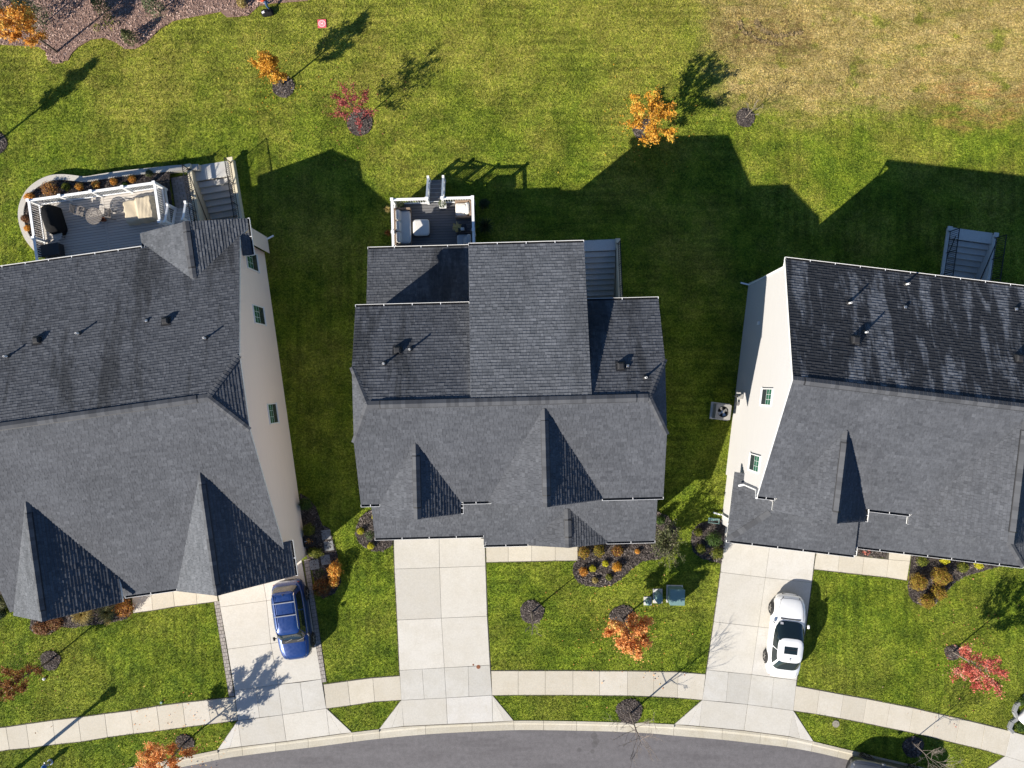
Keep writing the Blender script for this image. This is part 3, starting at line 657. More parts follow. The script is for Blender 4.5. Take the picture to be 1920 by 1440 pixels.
def walls(parent, x0, x1, y0, y1, zf, mat, z0=-.1, clap=(), th=.13, skip=()):
    """walls round a plan rectangle up to the roof zf; clap lists sides built as lapped boards"""
    m = MB()
    sides = {'S': ((x0, y0), (x1, y0)), 'E': ((x1, y0), (x1, y1)), 'N': ((x1, y1), (x0, y1)), 'W': ((x0, y1), (x0, y0))}
    for k, (a, b) in sides.items():
        if k in skip: continue
        L = math.dist(a, b); n = max(2, int(L/.12)); dx, dy = (b[0]-a[0])/L, (b[1]-a[1])/L; nx, ny = dy, -dx
        S = [L*i/n for i in range(n+1)]; Z = [zf(a[0]+dx*s, a[1]+dy*s)-th for s in S]
        if k in clap:
            zz = z0; stp = .16; zmax = max(Z)
            while zz < zmax:
                z1 = zz+stp; run = [i for i in range(n+1) if Z[i] > zz]
                if len(run) > 1:
                    i0, i1 = run[0], run[-1]
                    lo = [(a[0]+dx*S[i]+nx*.024, a[1]+dy*S[i]+ny*.024, zz) for i in (i0, i1)]
                    hi = [(a[0]+dx*S[i]+nx*.002, a[1]+dy*S[i]+ny*.002, min(z1, max(Z[i], zz))) for i in (i0, i1)]
                    r2 = [i for i in run if Z[i] > z1]
                    if len(r2) > 1: hi = [(a[0]+dx*S[i]+nx*.002, a[1]+dy*S[i]+ny*.002, z1) for i in (r2[0], r2[-1])]
                    m.poly([lo[0], lo[1], hi[1], hi[0]])
                    m.poly([(lo[0][0]-nx*.022, lo[0][1]-ny*.022, zz), (lo[1][0]-nx*.022, lo[1][1]-ny*.022, zz), lo[1], lo[0]])
                zz = z1
        for i in range(n):
            p0 = (a[0]+dx*S[i], a[1]+dy*S[i]); p1 = (a[0]+dx*S[i+1], a[1]+dy*S[i+1])
            m.poly([(*p0, z0), (*p1, z0), (*p1, Z[i+1]), (*p0, Z[i])])
    return m.build('wall', mat, parent)
def window(parent, c, w, h, ang, muntin=True):
    """c centre on the wall, ang = direction the pane faces"""
    r = MB(); f = .05; d = .07
    for s in (-1, 1):
        r.box((0, s*(w/2-f/2), 0), (d, f, h)); r.box((0, 0, s*(h/2-f/2)), (d, w-2*f, f))
    r.box((0, 0, 0), (d-.02, w-2*f, .05))
    fr = r.build('window', MT['trim'], parent, loc=c, rz=ang)
    for s in (-1, 1):
        MB().box((.012+(.008 if s > 0 else 0), 0, s*(h/4-.02)), (.02, w-2*f, h/2-.07)).build('pane', MT['glass' if s > 0 else 'glassd'], fr)
        if muntin and s > 0:
            g = MB()
            for k in (-1, 1): g.box((.030, k*(w-2*f)/6, h/4-.02), (.006, .014, h/2-.08))
            g.box((.031, 0, h/4-.02), (.006, w-2*f, .014)); g.build('muntin', MT['trim'], fr)
    MB().box((.02, 0, -h/2-.03), (.09, w+.06, .05)).build('sill', MT['trim'], fr); return fr
def downspout(parent, pts):
    m = MB()
    for a, b in zip(pts[:-1], pts[1:]): m.bar(a, b, .08, .06)
    m.build('downspout', MT['trim'], parent)
def vent_pipe(parent, s, x, y, h=.42, mat='trim'):
    h *= .8
    z = s.z(x, y); m = MB(); m.tube([(x, y, z-.05), (x, y, z+h)], .045, 10); p = m.build('vent_pipe', MT[mat], parent, smooth=False)
    b = MB(); b.lathe([(.12, z+.0), (.11, z+.03), (.06, z+.10), (.052, z+.12)], 12, (x, y)); b.build('flashing', MT['ventdark'], p)
    c = MB(); c.lathe([(.03, z+h+.001), (.03, z+h+.002)], 10, (x, y)); c.build('bore', MT['ventdark'], p)
def box_vent(parent, s, x, y, mat='ventdark', k=1.0):
    z = s.z(x, y); m = MB()
    m.loft([[(x+a*.17*k, y+b*.17*k, s.z(x+a*.17*k, y+b*.17*k)-.01) for a, b in ((-1,-1),(1,-1),(1,1),(-1,1))], [(x+a*.15*k, y+b*.15*k, z+.16*k) for a, b in ((-1,-1),(1,-1),(1,1),(-1,1))], [(x+a*.10*k, y+b*.10*k, z+.22*k) for a, b in ((-1,-1),(1,-1),(1,1),(-1,1))]])
    o = m.build('box_vent', MT[mat], parent, bevel=.01)
    fl = MB(); fl.poly([(x+a*.24*k, y+b*.24*k, s.z(x+a*.24*k, y+b*.24*k)+.028) for a, b in ((-1,-1),(1,-1),(1,1),(-1,1))]); fl.build('flange', MT['ventdark'], o)

class House:
    def __init__(s, label, o, ang):
        s.o = Vector((o[0], o[1], 0)); s.ang = ang; s.root = thing('house', s.o, ang, label, 'house', 'row of grey-roofed houses')
    def loc(s, px, py, z):                      # survey pixel at height z -> house coordinates
        g = G(px, py, z)-s.o; c, q = math.cos(s.ang), math.sin(s.ang); return (g.x*c+g.y*q, -g.x*q+g.y*c, z)
    def wp(s, x, y):                            # house plan -> world plan
        c, q = math.cos(s.ang), math.sin(s.ang); return (s.o.x+x*c-y*q, s.o.y+x*q+y*c)
    def excl(s, x0, x1, y0, y1): EXCL.append([s.wp(x0, y0), s.wp(x1, y0), s.wp(x1, y1), s.wp(x0, y1)])

def roof_all(h, slopes):
    rf = roof_deck(slopes, h.root); shingle(slopes, rf); return rf

# ---------------- middle house
h2 = House('middle grey-roofed house with a raised rear centre roof and front gables', (-.12, -.775), R(1.5))
RZ, S = 8.22, .39
mF = Slope([(-7.2,-4.78),(7.2,-4.78),(7.2,-1.75),(6.3,0),(-6.4,0),(-7.2,-1.75)], RZ, 0, S, 'roofF'); mR = Slope([(7.2,4.62),(-7.2,4.62),(-7.2,1.75),(-6.4,0),(6.3,0),(7.2,1.75)], RZ, 0, -S, 'roofR')
jR = Slope([(6.3,0),(7.2,-1.75),(7.2,1.75)], RZ+.758*6.3, -.758, 0); jL = Slope([(-6.4,0),(-7.2,1.75),(-7.2,-1.75)], RZ+.853*6.4, .853, 0)
tall = Slope([(-1.75,.0),(3.72,.0),(3.72,7.38),(-1.75,7.38)], RZ+.03, 0, -.232, 'roofG'); mR.cover.append(tall.poly)
lowL = Slope([(-7.1,4.3),(-1.62,4.3),(-1.62,7.9),(-7.1,7.9)], 3.5+.25*7.9, 0, -.25, 'roofR')
sgl, sgr = gable(-4.37, 1.92, RZ-S*1.8, .604, -5.34, -1, mF); bgl, bgr = gable(1.58, 2.70, RZ-S*.3, .634, -4.84, -.1, mF)
lf1 = Slope([(-7.22,-7.08),(-1.55,-7.08),(-1.55,-4.4),(-7.22,-4.4)], 3+.4*7.08, 0, .4); lf2 = Slope([(-1.55,-7.64),(7.43,-7.64),(7.43,-4.4),(-1.55,-4.4)], 3+.4*7.08, 0, .4)
pgl, pgr = gable(2.83, 2.06, 3+.4*1.41, .372, -7.72, -5, lf2)
h2.slopes = [mF, mR, jR, jL, tall, lowL, sgl, sgr, bgl, bgr, lf1, lf2, pgl, pgr]; r2 = roof_all(h2, h2.slopes)
zm2 = lambda x, y: min(RZ-S*abs(y), RZ-.758*(x-6.3), RZ+.853*(x+6.4))
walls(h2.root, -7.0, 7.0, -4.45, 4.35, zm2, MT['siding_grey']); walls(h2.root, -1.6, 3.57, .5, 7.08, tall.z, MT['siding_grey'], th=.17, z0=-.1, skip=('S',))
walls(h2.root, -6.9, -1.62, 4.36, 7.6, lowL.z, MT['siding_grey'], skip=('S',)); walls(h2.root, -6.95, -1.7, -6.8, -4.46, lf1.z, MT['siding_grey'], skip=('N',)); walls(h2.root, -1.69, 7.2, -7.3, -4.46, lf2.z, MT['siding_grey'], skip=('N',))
gz = lambda xr, zr, sl: (lambda x, y: zr-sl*abs(x-xr))
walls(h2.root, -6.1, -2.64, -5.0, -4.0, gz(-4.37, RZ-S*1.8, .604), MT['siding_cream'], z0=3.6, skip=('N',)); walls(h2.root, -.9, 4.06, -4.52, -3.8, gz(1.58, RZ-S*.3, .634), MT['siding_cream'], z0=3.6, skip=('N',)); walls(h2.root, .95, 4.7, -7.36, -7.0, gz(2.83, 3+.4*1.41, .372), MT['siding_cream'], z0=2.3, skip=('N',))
caps(r2, (-6.35,0,RZ+.03), (6.25,0,RZ+.03), S, S, vent=True)
caps(r2, (-4.37,-5.34,RZ-S*1.8), (-4.37,-1.9,RZ-S*1.8), .604, .604, vent=True); caps(r2, (1.58,-4.84,RZ-S*.3), (1.58,-.4,RZ-S*.3), .634, .634, vent=True); caps(r2, (2.83,-7.72,3.564), (2.83,-5.75,3.564), .372, .372, vent=True)
for sx, xe, xr in ((1, 7.2, 6.3), (-1, -7.2, -6.4)):
    for sy in (-1, 1): caps(r2, (xe, sy*1.75, RZ-S*1.75), (xr, 0, RZ), .35, .35, w=.13)
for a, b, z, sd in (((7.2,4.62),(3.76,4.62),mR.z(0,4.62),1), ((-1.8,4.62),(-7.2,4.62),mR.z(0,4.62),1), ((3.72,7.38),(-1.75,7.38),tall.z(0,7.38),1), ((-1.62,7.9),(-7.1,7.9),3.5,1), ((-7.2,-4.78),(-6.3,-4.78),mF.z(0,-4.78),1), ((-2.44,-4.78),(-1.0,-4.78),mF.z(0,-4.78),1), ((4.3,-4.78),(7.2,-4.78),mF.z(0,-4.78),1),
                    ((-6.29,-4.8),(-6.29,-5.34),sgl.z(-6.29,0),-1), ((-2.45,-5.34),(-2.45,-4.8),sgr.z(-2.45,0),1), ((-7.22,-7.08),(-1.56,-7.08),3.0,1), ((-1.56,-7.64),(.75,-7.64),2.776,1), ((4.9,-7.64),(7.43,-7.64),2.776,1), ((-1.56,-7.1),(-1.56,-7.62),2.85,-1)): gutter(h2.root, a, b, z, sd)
for px, py in ((721, 682), (768, 655)): x, y, _ = h2.loc(px, py, 7.5); vent_pipe(h2.root, mR, x, y, .5)
x, y, _ = h2.loc(1209, 708, 7.8); vent_pipe(h2.root, mR, x, y, .45)
x, y, _ = h2.loc(744, 656, 7.5); box_vent(h2.root, mR, x, y); x, y, _ = h2.loc(1164, 686, 7.7); box_vent(h2.root, mR, x, y); x, y, _ = h2.loc(1177, 686, 7.7); box_vent(h2.root, mR, x, y, 'metal', .45)
h2.excl(-7.0, 7.0, -4.5, 4.4); h2.excl(-6.9, 3.5, 4.3, 7.6); h2.excl(-6.9, 7.2, -7.0, -4.4)

# ---------------- left house
h1 = House('left house with a broad low grey roof and tan side wall', P2(390, 745, 6.9), R(8.0))
RZ1, S1 = 6.9, .385; XR, XL = 1.47, -13.2
F1 = Slope([(XL,-9.45),(XR,-9.45),(XR,-1.8),(0,0),(-11.8,0),(XL,-1.8)], RZ1, 0, S1); R1 = Slope([(XR,8.15),(XL,8.15),(XL,1.8),(-11.8,0),(0,0),(XR,1.8)], RZ1, 0, -S1, 'roofR')
g = S1*1.8/XR; J1 = Slope([(0,0),(XR,-1.8),(XR,1.8)], RZ1, -g, 0); g2 = S1*1.8/1.4; J1b = Slope([(-11.8,0),(XL,1.8),(XL,-1.8)], RZ1+g2*11.8, g2, 0)
Ga, Gb = gable(-1.45, 3.12, RZ1-S1*3.5, .758, -9.58, -3, F1, matL='roofG', slR=.615); Gc, Gd = gable(-10.1, 2.97, RZ1-S1*3.7, .76, -9.66, -3, F1, matL='roofG', slR=.60); Ge, Gf = gable(-.85, 2.77, RZ1-S1*6.0, .342, 8.95, 5, R1, 'roofG')
ret = Slope([(1.48,7.05),(1.92,7.05),(1.92,8.2),(1.48,8.2)], 3.60+.3*1.92, -.3, 0); ret2 = Slope([(1.48,-9.58),(1.80,-9.58),(1.80,-7.75),(1.48,-7.75)], Gb.z0, Gb.gx, 0)
h1.slopes = [F1, R1, J1, J1b, Ga, Gb, Gc, Gd, Ge, Gf, ret, ret2]; r1 = roof_all(h1, h1.slopes)
zm1 = lambda x, y: min(RZ1-S1*abs(y), RZ1-g*x, RZ1+g2*(x+11.8))
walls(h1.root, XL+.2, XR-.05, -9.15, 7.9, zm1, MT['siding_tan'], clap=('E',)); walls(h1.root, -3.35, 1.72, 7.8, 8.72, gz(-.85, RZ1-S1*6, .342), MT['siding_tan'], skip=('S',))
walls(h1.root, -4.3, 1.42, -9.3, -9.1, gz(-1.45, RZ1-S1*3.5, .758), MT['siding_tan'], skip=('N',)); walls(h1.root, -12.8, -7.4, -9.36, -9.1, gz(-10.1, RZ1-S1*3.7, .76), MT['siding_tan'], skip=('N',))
caps(r1, (-11.8,0,RZ1), (0,0,RZ1), S1, S1, vent=True); caps(r1, (-1.45,-9.58,RZ1-S1*3.5), (-1.45,-3.6,RZ1-S1*3.5), .615, .758, vent=True); caps(r1, (-10.1,-9.66,RZ1-S1*3.7), (-10.1,-3.8,RZ1-S1*3.7), .60, .76, vent=True); caps(r1, (-.85,6.1,RZ1-S1*6), (-.85,8.95,RZ1-S1*6), .342, .342, vent=True)
for xe, xr in ((XR, 0), (XL, -11.8)):
    for sy in (-1, 1): caps(r1, (xe, sy*1.8, RZ1-S1*1.8), (xr, 0, RZ1), .3, .3, w=.13)
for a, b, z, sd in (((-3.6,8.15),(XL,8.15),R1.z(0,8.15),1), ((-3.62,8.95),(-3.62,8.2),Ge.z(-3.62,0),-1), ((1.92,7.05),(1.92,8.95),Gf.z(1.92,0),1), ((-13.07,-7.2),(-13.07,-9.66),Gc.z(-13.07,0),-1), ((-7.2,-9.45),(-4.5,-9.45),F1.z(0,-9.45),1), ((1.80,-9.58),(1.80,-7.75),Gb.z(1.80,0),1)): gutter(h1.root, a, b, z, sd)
for yy, zz, ww, hh in ((7.0, 2.4, 1.0, 1.65), (4.1, 2.5, 1.0, 1.6), (-1.15, 2.5, 1.08, 1.35)): window(h1.root, (XR-.05+.04, yy, zz), ww, hh, 0)
downspout(h1.root, [(1.99, 8.8, 3.5), (1.66, 8.55, 3.1), (1.66, 8.55, .2), (2.1, 8.75, .08)])
for px, py in ((137, 624), (385, 634), (8, 668)): x, y, _ = h1.loc(px, py, 5.9); vent_pipe(h1.root, R1, x, y, .45)
x, y, _ = h1.loc(305, 601, 5.7); box_vent(h1.root, R1, x, y); x, y, _ = h1.loc(57, 637, 5.9); box_vent(h1.root, R1, x, y); x, y, _ = h1.loc(267, 600, 5.7); box_vent(h1.root, R1, x, y, 'metal', .45)
h1.excl(XL+.1, XR, -9.2, 8.0); h1.excl(-3.4, 1.75, 7.5, 8.75)

# ---------------- right house
h3 = House('right house with a cream side wall and dark weathered rear roof', P2(1487, 712, 8.7), R(-6.8))
RZ3, S3 = 8.7, .48
F3 = Slope([(0,-5.62),(14.6,-5.62),(14.6,0),(0,0)], RZ3, 0, S3); R3 = Slope([(14.6,5.87),(0,5.87),(0,0),(14.6,0)], RZ3, 0, -S3, 'roof3R')
G1a, G1b = gable(3.08, 2.25, RZ3-S3*1.9, .838, -6.24, -1, F3); G2a, G2b = gable(10.72, 3.35, RZ3-S3*.45, .765, -6.12, -.2, F3)
A3 = Slope([(-.28,-8.43),(6.42,-8.43),(6.42,-5.0),(-.28,-5.0)], 3+.4*8.43, 0, .4); L3 = Slope([(-.28,-8.43),(1.6,-8.43),(1.6,-4.85),(-.28,-4.85)], 3+.4*.28, .4, 0); A3r = Slope([(5.0,-8.43),(6.42,-8.43),(6.42,-5.0),(5.0,-5.0)], 3+2*6.42, -2, 0)
B3 = Slope([(5.6,-7.95),(15.25,-7.95),(15.25,-5.0),(5.6,-5.0)], 3+.4*7.95, 0, .4); B3r = Slope([(13,-7.95),(15.25,-7.95),(15.25,-4.9),(13,-4.9)], 3+.4*15.25, -.4, 0)
A3.below(L3).below(A3r); L3.below(A3); A3r.below(A3).above(B3); B3.below(B3r); B3r.below(B3)
A3o = A3
h3.slopes = [F3, R3, G1a, G1b, G2a, G2b, A3, L3, A3r, B3, B3r]; r3 = roof_all(h3, h3.slopes)
zm3 = lambda x, y: RZ3-S3*abs(y)
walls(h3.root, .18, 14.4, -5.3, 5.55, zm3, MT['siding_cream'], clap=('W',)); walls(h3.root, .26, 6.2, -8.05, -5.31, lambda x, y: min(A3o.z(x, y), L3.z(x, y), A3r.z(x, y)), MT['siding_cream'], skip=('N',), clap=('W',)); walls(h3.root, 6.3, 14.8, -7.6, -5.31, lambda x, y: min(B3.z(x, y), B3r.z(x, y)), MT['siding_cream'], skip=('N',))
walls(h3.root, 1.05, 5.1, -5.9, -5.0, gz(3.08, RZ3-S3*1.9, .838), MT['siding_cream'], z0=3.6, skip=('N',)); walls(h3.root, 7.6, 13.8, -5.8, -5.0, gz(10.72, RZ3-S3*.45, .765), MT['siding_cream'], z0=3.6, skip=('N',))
caps(r3, (0,0,RZ3), (14.6,0,RZ3), S3, S3, vent=True); caps(r3, (3.08,-6.24,RZ3-S3*1.9), (3.08,-2,RZ3-S3*1.9), .838, .838, vent=True); caps(r3, (10.72,-6.12,RZ3-S3*.45), (10.72,-.5,RZ3-S3*.45), .765, .765, vent=True)
caps(r3, (-.28,-8.43,3.0), (1.5,-6.65,3.0+.4*1.78), .28, .28, w=.15); caps(r3, (15.25,-7.95,3.0), (13.6,-6.3,3.0+.4*1.65), .28, .28, w=.15)
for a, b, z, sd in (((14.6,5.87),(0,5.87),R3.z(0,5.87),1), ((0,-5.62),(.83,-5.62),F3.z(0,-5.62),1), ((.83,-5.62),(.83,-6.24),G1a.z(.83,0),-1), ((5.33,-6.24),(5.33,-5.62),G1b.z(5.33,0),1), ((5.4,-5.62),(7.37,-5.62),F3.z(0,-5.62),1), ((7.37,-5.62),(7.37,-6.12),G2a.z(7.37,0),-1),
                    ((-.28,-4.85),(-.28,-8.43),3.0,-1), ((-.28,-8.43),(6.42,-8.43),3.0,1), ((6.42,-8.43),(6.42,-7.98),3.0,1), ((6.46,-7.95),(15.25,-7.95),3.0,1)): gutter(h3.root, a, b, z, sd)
for px, py, z in ((1427, 743, 5.2), (1413, 868, 4.6)):
    _, yy, zz = h3.loc(px, py, z); window(h3.root, (.14, yy, zz), .85, 1.45, math.pi)
downspout(h3.root, [(.05, 5.9, 5.8), (.16, 5.6, 5.4), (.16, 5.42, .2), (-.3, 5.5, .08)]); downspout(h3.root, [(.0, -5.75, 5.85), (.1, -5.4, 5.4), (.1, -5.4, 3.5), (-.1, -5.5, 3.3)]); downspout(h3.root, [(-.3, -7.6, 2.9), (.18, -7.55, 2.6), (.18, -7.55, .2), (-.3, -7.5, .08)])
for px, py, z in ((1598, 567, 7.2), (1711, 530, 6.8), (1623, 623, 7.6)): x, y, _ = h3.loc(px, py, z); vent_pipe(h3.root, R3, x, y, .45)
for px, py, z, m_, k in ((1602, 638, 7.6, 'ventdark', 1.1), (1707, 574, 7.2, 'metal', .45), (1917, 578, 6.9, 'metal', .45), (1914, 672, 7.8, 'ventdark', 1.0)): x, y, _ = h3.loc(px, py, z); box_vent(h3.root, R3, x, y, m_, k)
_, yy, _ = h3.loc(1414, 605, 2.6); MB().box((.15, yy, 2.6), (.1, .18, .22)).build('wall_vent', MT['trim'], h3.root, bevel=.01)
h3.excl(.18, 14.6, -5.3, 5.6); h3.excl(.2, 14.8, -8.0, -5.3)
# ------------------------------------------------------------------ mulch beds and planting
def scatter_in(poly, n):
    xs = [p[0] for p in poly]; ys = [p[1] for p in poly]; X = rng.uniform(min(xs), max(xs), n*3); Y = rng.uniform(min(ys), max(ys), n*3)
    k = inside(poly, X, Y); return X[k][:n], Y[k][:n]
def chips(poly, dens, mat, parent, zf, size=(.05, .015)):
    A = abs(area2(poly))/2; X, Y = scatter_in(poly, int(A*dens)); n = len(X)
    if n == 0: return
    Z = zf(X, Y)+rng.uniform(.004, .022, n); a = rng.uniform(0, 6.28, n); L = size[0]*rng.uniform(.5, 1.6, n); W_ = size[1]*rng.uniform(.6, 1.8, n); t = rng.normal(0, .35, n)
    ux, uy = np.cos(a), np.sin(a); V = np.empty((n, 4, 3))
    for i, (p, q) in enumerate(((-1, -1), (1, -1), (1, 1), (-1, 1))):
        V[:, i, 0] = X+ux*p*L-uy*q*W_; V[:, i, 1] = Y+uy*p*L+ux*q*W_; V[:, i, 2] = Z+p*L*np.sin(t)*.8+q*W_*.3
    bulk('mulch_chips', V.reshape(-1, 3), 4, mat, rng.beta(1.6, 2.2, n), parent)
def bed(pts, label, pale=False, rise=.05, dens=230, smooth=True, px=True):
    poly = [P2(*p) for p in pts] if px else pts
    if smooth: poly = smooth_poly(poly, 5)
    EXCL.append(poly); c = (sum(p[0] for p in poly)/len(poly), sum(p[1] for p in poly)/len(poly))
    m = MB(); m.prism([(c[0]+(x-c[0])*1.0, c[1]+(y-c[1])*1.0) for x, y in poly], -.05, .006+rise*.4)
    inner = [(c[0]+(x-c[0])*.93, c[1]+(y-c[1])*.93) for x, y in poly]; m.prism(inner, .0, .006+rise)
    o = m.build('mulch_bed', MT['mulchp' if pale else 'mulch']); tag(o, label, 'mulch bed', kind='structure')
    chips(poly, dens, MT['chipp' if pale else 'chip'], o, lambda X, Y: np.full(X.shape, .012+rise)); return o
def ring(px, py, r, label, pale=False):
    c = G(px, py); n = 22; ph = random.uniform(0, 6); poly = [(c.x+r*(1+.05*math.sin(3*a+ph)+.03*math.sin(5*a))*math.cos(a), c.y+r*(1+.05*math.cos(2*a+ph))*math.sin(a)) for a in (2*math.pi*i/n for i in range(n))]
    EXCL.append(poly); m = MB(); rr = [poly] ; prof = [(1.02, -.03), (1.0, .012), (.86, .05), (.5, .09), (.12, .10)]
    m.loft([[(c.x+(x-c.x)*f, c.y+(y-c.y)*f, z) for x, y in poly] for f, z in prof])
    o = m.build('mulch_ring', MT['mulchp' if pale else 'mulch'], smooth=True); tag(o, label, 'mulch ring', kind='structure')
    chips(poly, 420, MT['chipp' if pale else 'chip'], o, lambda X, Y: .012+.09*np.clip(1.15-np.hypot(X-c.x, Y-c.y)/r, 0, 1)**.7)

def leaf_quads(C, size, outward=None, flat=.5):
    """rhombic leaves centred on C (n,3)"""
    n = len(C); N_ = rng.normal(0, 1, (n, 3))
    if outward is not None: N_ = N_*flat+outward
    N_ /= np.linalg.norm(N_, axis=1)[:, None]+1e-9
    U = np.cross(N_, rng.normal(0, 1, (n, 3))); U /= np.linalg.norm(U, axis=1)[:, None]+1e-9; W_ = np.cross(N_, U)
    s = (size*rng.uniform(.6, 1.35, n))[:, None]; V = np.empty((n, 4, 3))
    V[:, 0] = C-U*s*.5; V[:, 1] = C+W_*s*.30+N_*s*.06; V[:, 2] = C+U*s*.5; V[:, 3] = C-W_*s*.30+N_*s*.06
    return V.reshape(-1, 3)
def clumpy(n, k, spread):
    """indices grouping n leaves into k clumps and clump tint"""
    return rng.integers(0, k, n), rng.normal(.5, spread, k)

def tree(px, py, h, cr, key, nleaf, label, h0=.34, leaf=.10, nb=15, bark='bark', lean=(0, 0), trunk=.035, up=.9, twig=4, group=None, asym=0.0):
    base = G(px, py); rnd = random.Random(int(px*7+py)); r = thing('tree', base, 0, label, 'tree', group)
    m = MB(); N_ = 9; P = []
    for i in range(N_):
        t = i/(N_-1); P.append(Vector((lean[0]*t*h+rnd.uniform(-.03, .03)*t*h*.4, lean[1]*t*h+rnd.uniform(-.03, .03)*t*h*.4, t*h*.97)))
    P[0].z = -.05
    m.tube(P, [trunk*(1.25 if i == 0 else (1-.88*(i/(N_-1))**1.6)) for i in range(N_)], 7)
    tips = []
    for b in range(nb):
        t = h0+(0.93-h0)*(b+.5)/nb; s0 = t*(N_-1); i = min(N_-2, int(s0)); st = P[i].lerp(P[i+1], s0-i)
        az = b*2.399+rnd.uniform(-.4, .4); tt = (t-h0)/(1-h0)
        L = cr*(.55+.75*math.sin(math.pi*min(1, .18+.80*tt)**.8))*rnd.uniform(.7, 1.12)*(1+asym*math.cos(az*2+1)); el = up*(.55+.5*tt)+rnd.uniform(-.12, .12)
        d = Vector((math.cos(az)*math.cos(el), math.sin(az)*math.cos(el), math.sin(el))); mid = st+d*L*.5+Vector((rnd.uniform(-.05, .05), rnd.uniform(-.05, .05), -.02)); en = st+d*L+Vector((0, 0, L*.12))
        rb = trunk*.42*(1-.5*tt); m.tube([st, mid, en], [rb, rb*.65, .006], 5, cap=False); tips += [(mid, en), (st.lerp(mid, .6), mid)]
        for k in range(twig):
            f = rnd.uniform(.25, .95); s2 = (st.lerp(mid, f*2) if f < .5 else mid.lerp(en, f*2-1)); d2 = (d+Vector((rnd.uniform(-.9, .9), rnd.uniform(-.9, .9), rnd.uniform(-.2, .8)))).normalized(); e2 = s2+d2*L*rnd.uniform(.25, .5)
            m.tube([s2, s2.lerp(e2, .5)+Vector((rnd.uniform(-.03, .03), rnd.uniform(-.03, .03), 0)), e2], [.010, .007, .004], 4, cap=False); tips.append((s2, e2))
            if nleaf == 0:
                for _ in range(2):
                    d3 = (d2+Vector((rnd.uniform(-.8, .8), rnd.uniform(-.8, .8), rnd.uniform(-.2, .7)))).normalized(); s3 = s2.lerp(e2, rnd.uniform(.3, .9)); m.tube([s3, s3+d3*L*.22], [.006, .0035], 3, cap=False)
    m.build('trunk', MT[bark], r, smooth=True)
    if nleaf:
        a = np.array([tuple(t[0]) for t in tips]); b = np.array([tuple(t[1]) for t in tips]); w = np.linalg.norm(b-a, axis=1); w /= w.sum()
        keep = rng.random(len(w)) > .10; w = w*keep; w /= w.sum(); k = rng.choice(len(w), nleaf, p=w); f = rng.uniform(.15, 1.1, nleaf)[:, None]
        C = a[k]*(1-f)+b[k]*f+rng.normal(0, .065+.02*cr, (nleaf, 3)); V = leaf_quads(C, leaf, np.array([[0, 0, .7]]), .9)
        ct = rng.normal(.5, .2, len(w)); bulk('crown', V, 4, LEAF[key], np.clip(ct[k]+rng.normal(0, .17, nleaf), 0, 1), r, None)
    return r
SHR = {'n': 0}
def shrub(px, py, rx, h, key, label, n=None, leaf=.055, ry=None, name='shrub', group=None, core=.72, loose=.0, key2=None):
    """rounded bush; px,py is where its middle shows, rx its radius in photo pixels"""
    rx = rx*.0295; ry = rx if ry is None else ry*.0295; g = G(px, py, h*.5); r = thing(name, (g.x, g.y, 0), 0, label, 'shrub', group)
    n = n or int(260+5200*rx*max(rx, ry)); d = rng.normal(0, 1, (n, 3)); d /= np.linalg.norm(d, axis=1)[:, None]; d[:, 2] = np.where(d[:, 2] < -.5, -d[:, 2], d[:, 2])
    rad = rng.uniform(.55, 1.0, n)**.5; lump = 1+.13*np.sin(d[:, 0]*5+px)*np.cos(d[:, 1]*6+py)+.09*np.sin(d[:, 2]*7+d[:, 0]*4); rad = rad*lump+rng.normal(0, .03+loose, n)
    C = d*rad[:, None]*np.array([rx, ry, h*.52])+np.array([0, 0, h*.5]); C[:, 2] = np.maximum(C[:, 2], .02)
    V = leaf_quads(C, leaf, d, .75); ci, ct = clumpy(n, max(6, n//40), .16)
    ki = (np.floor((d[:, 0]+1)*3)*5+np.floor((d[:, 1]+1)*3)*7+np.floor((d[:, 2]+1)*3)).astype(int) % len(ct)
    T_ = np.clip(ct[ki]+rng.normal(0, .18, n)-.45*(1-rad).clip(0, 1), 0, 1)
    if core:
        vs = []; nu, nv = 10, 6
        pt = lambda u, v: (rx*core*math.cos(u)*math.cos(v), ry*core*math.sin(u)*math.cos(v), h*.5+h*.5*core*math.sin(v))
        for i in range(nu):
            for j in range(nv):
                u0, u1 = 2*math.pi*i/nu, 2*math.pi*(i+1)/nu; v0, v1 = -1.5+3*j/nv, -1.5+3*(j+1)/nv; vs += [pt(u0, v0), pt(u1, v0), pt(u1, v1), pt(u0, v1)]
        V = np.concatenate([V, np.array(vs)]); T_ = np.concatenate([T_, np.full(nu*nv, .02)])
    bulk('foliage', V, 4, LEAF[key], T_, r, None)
    if key2:
        n2 = n//3; kk = rng.integers(0, n, n2); bulk('foliage', leaf_quads(C[kk]*1.02, leaf, d[kk], .8), 4, LEAF[key2], rng.uniform(0, 1, n2), r, None)
    s = MB()
    for k in range(4): s.tube([(0, 0, -.03), (rx*.4*math.cos(k*1.7), ry*.4*math.sin(k*1.7), h*.5)], [.015, .006], 4, cap=False)
    s.build('stem', MT['bark'], r); return r
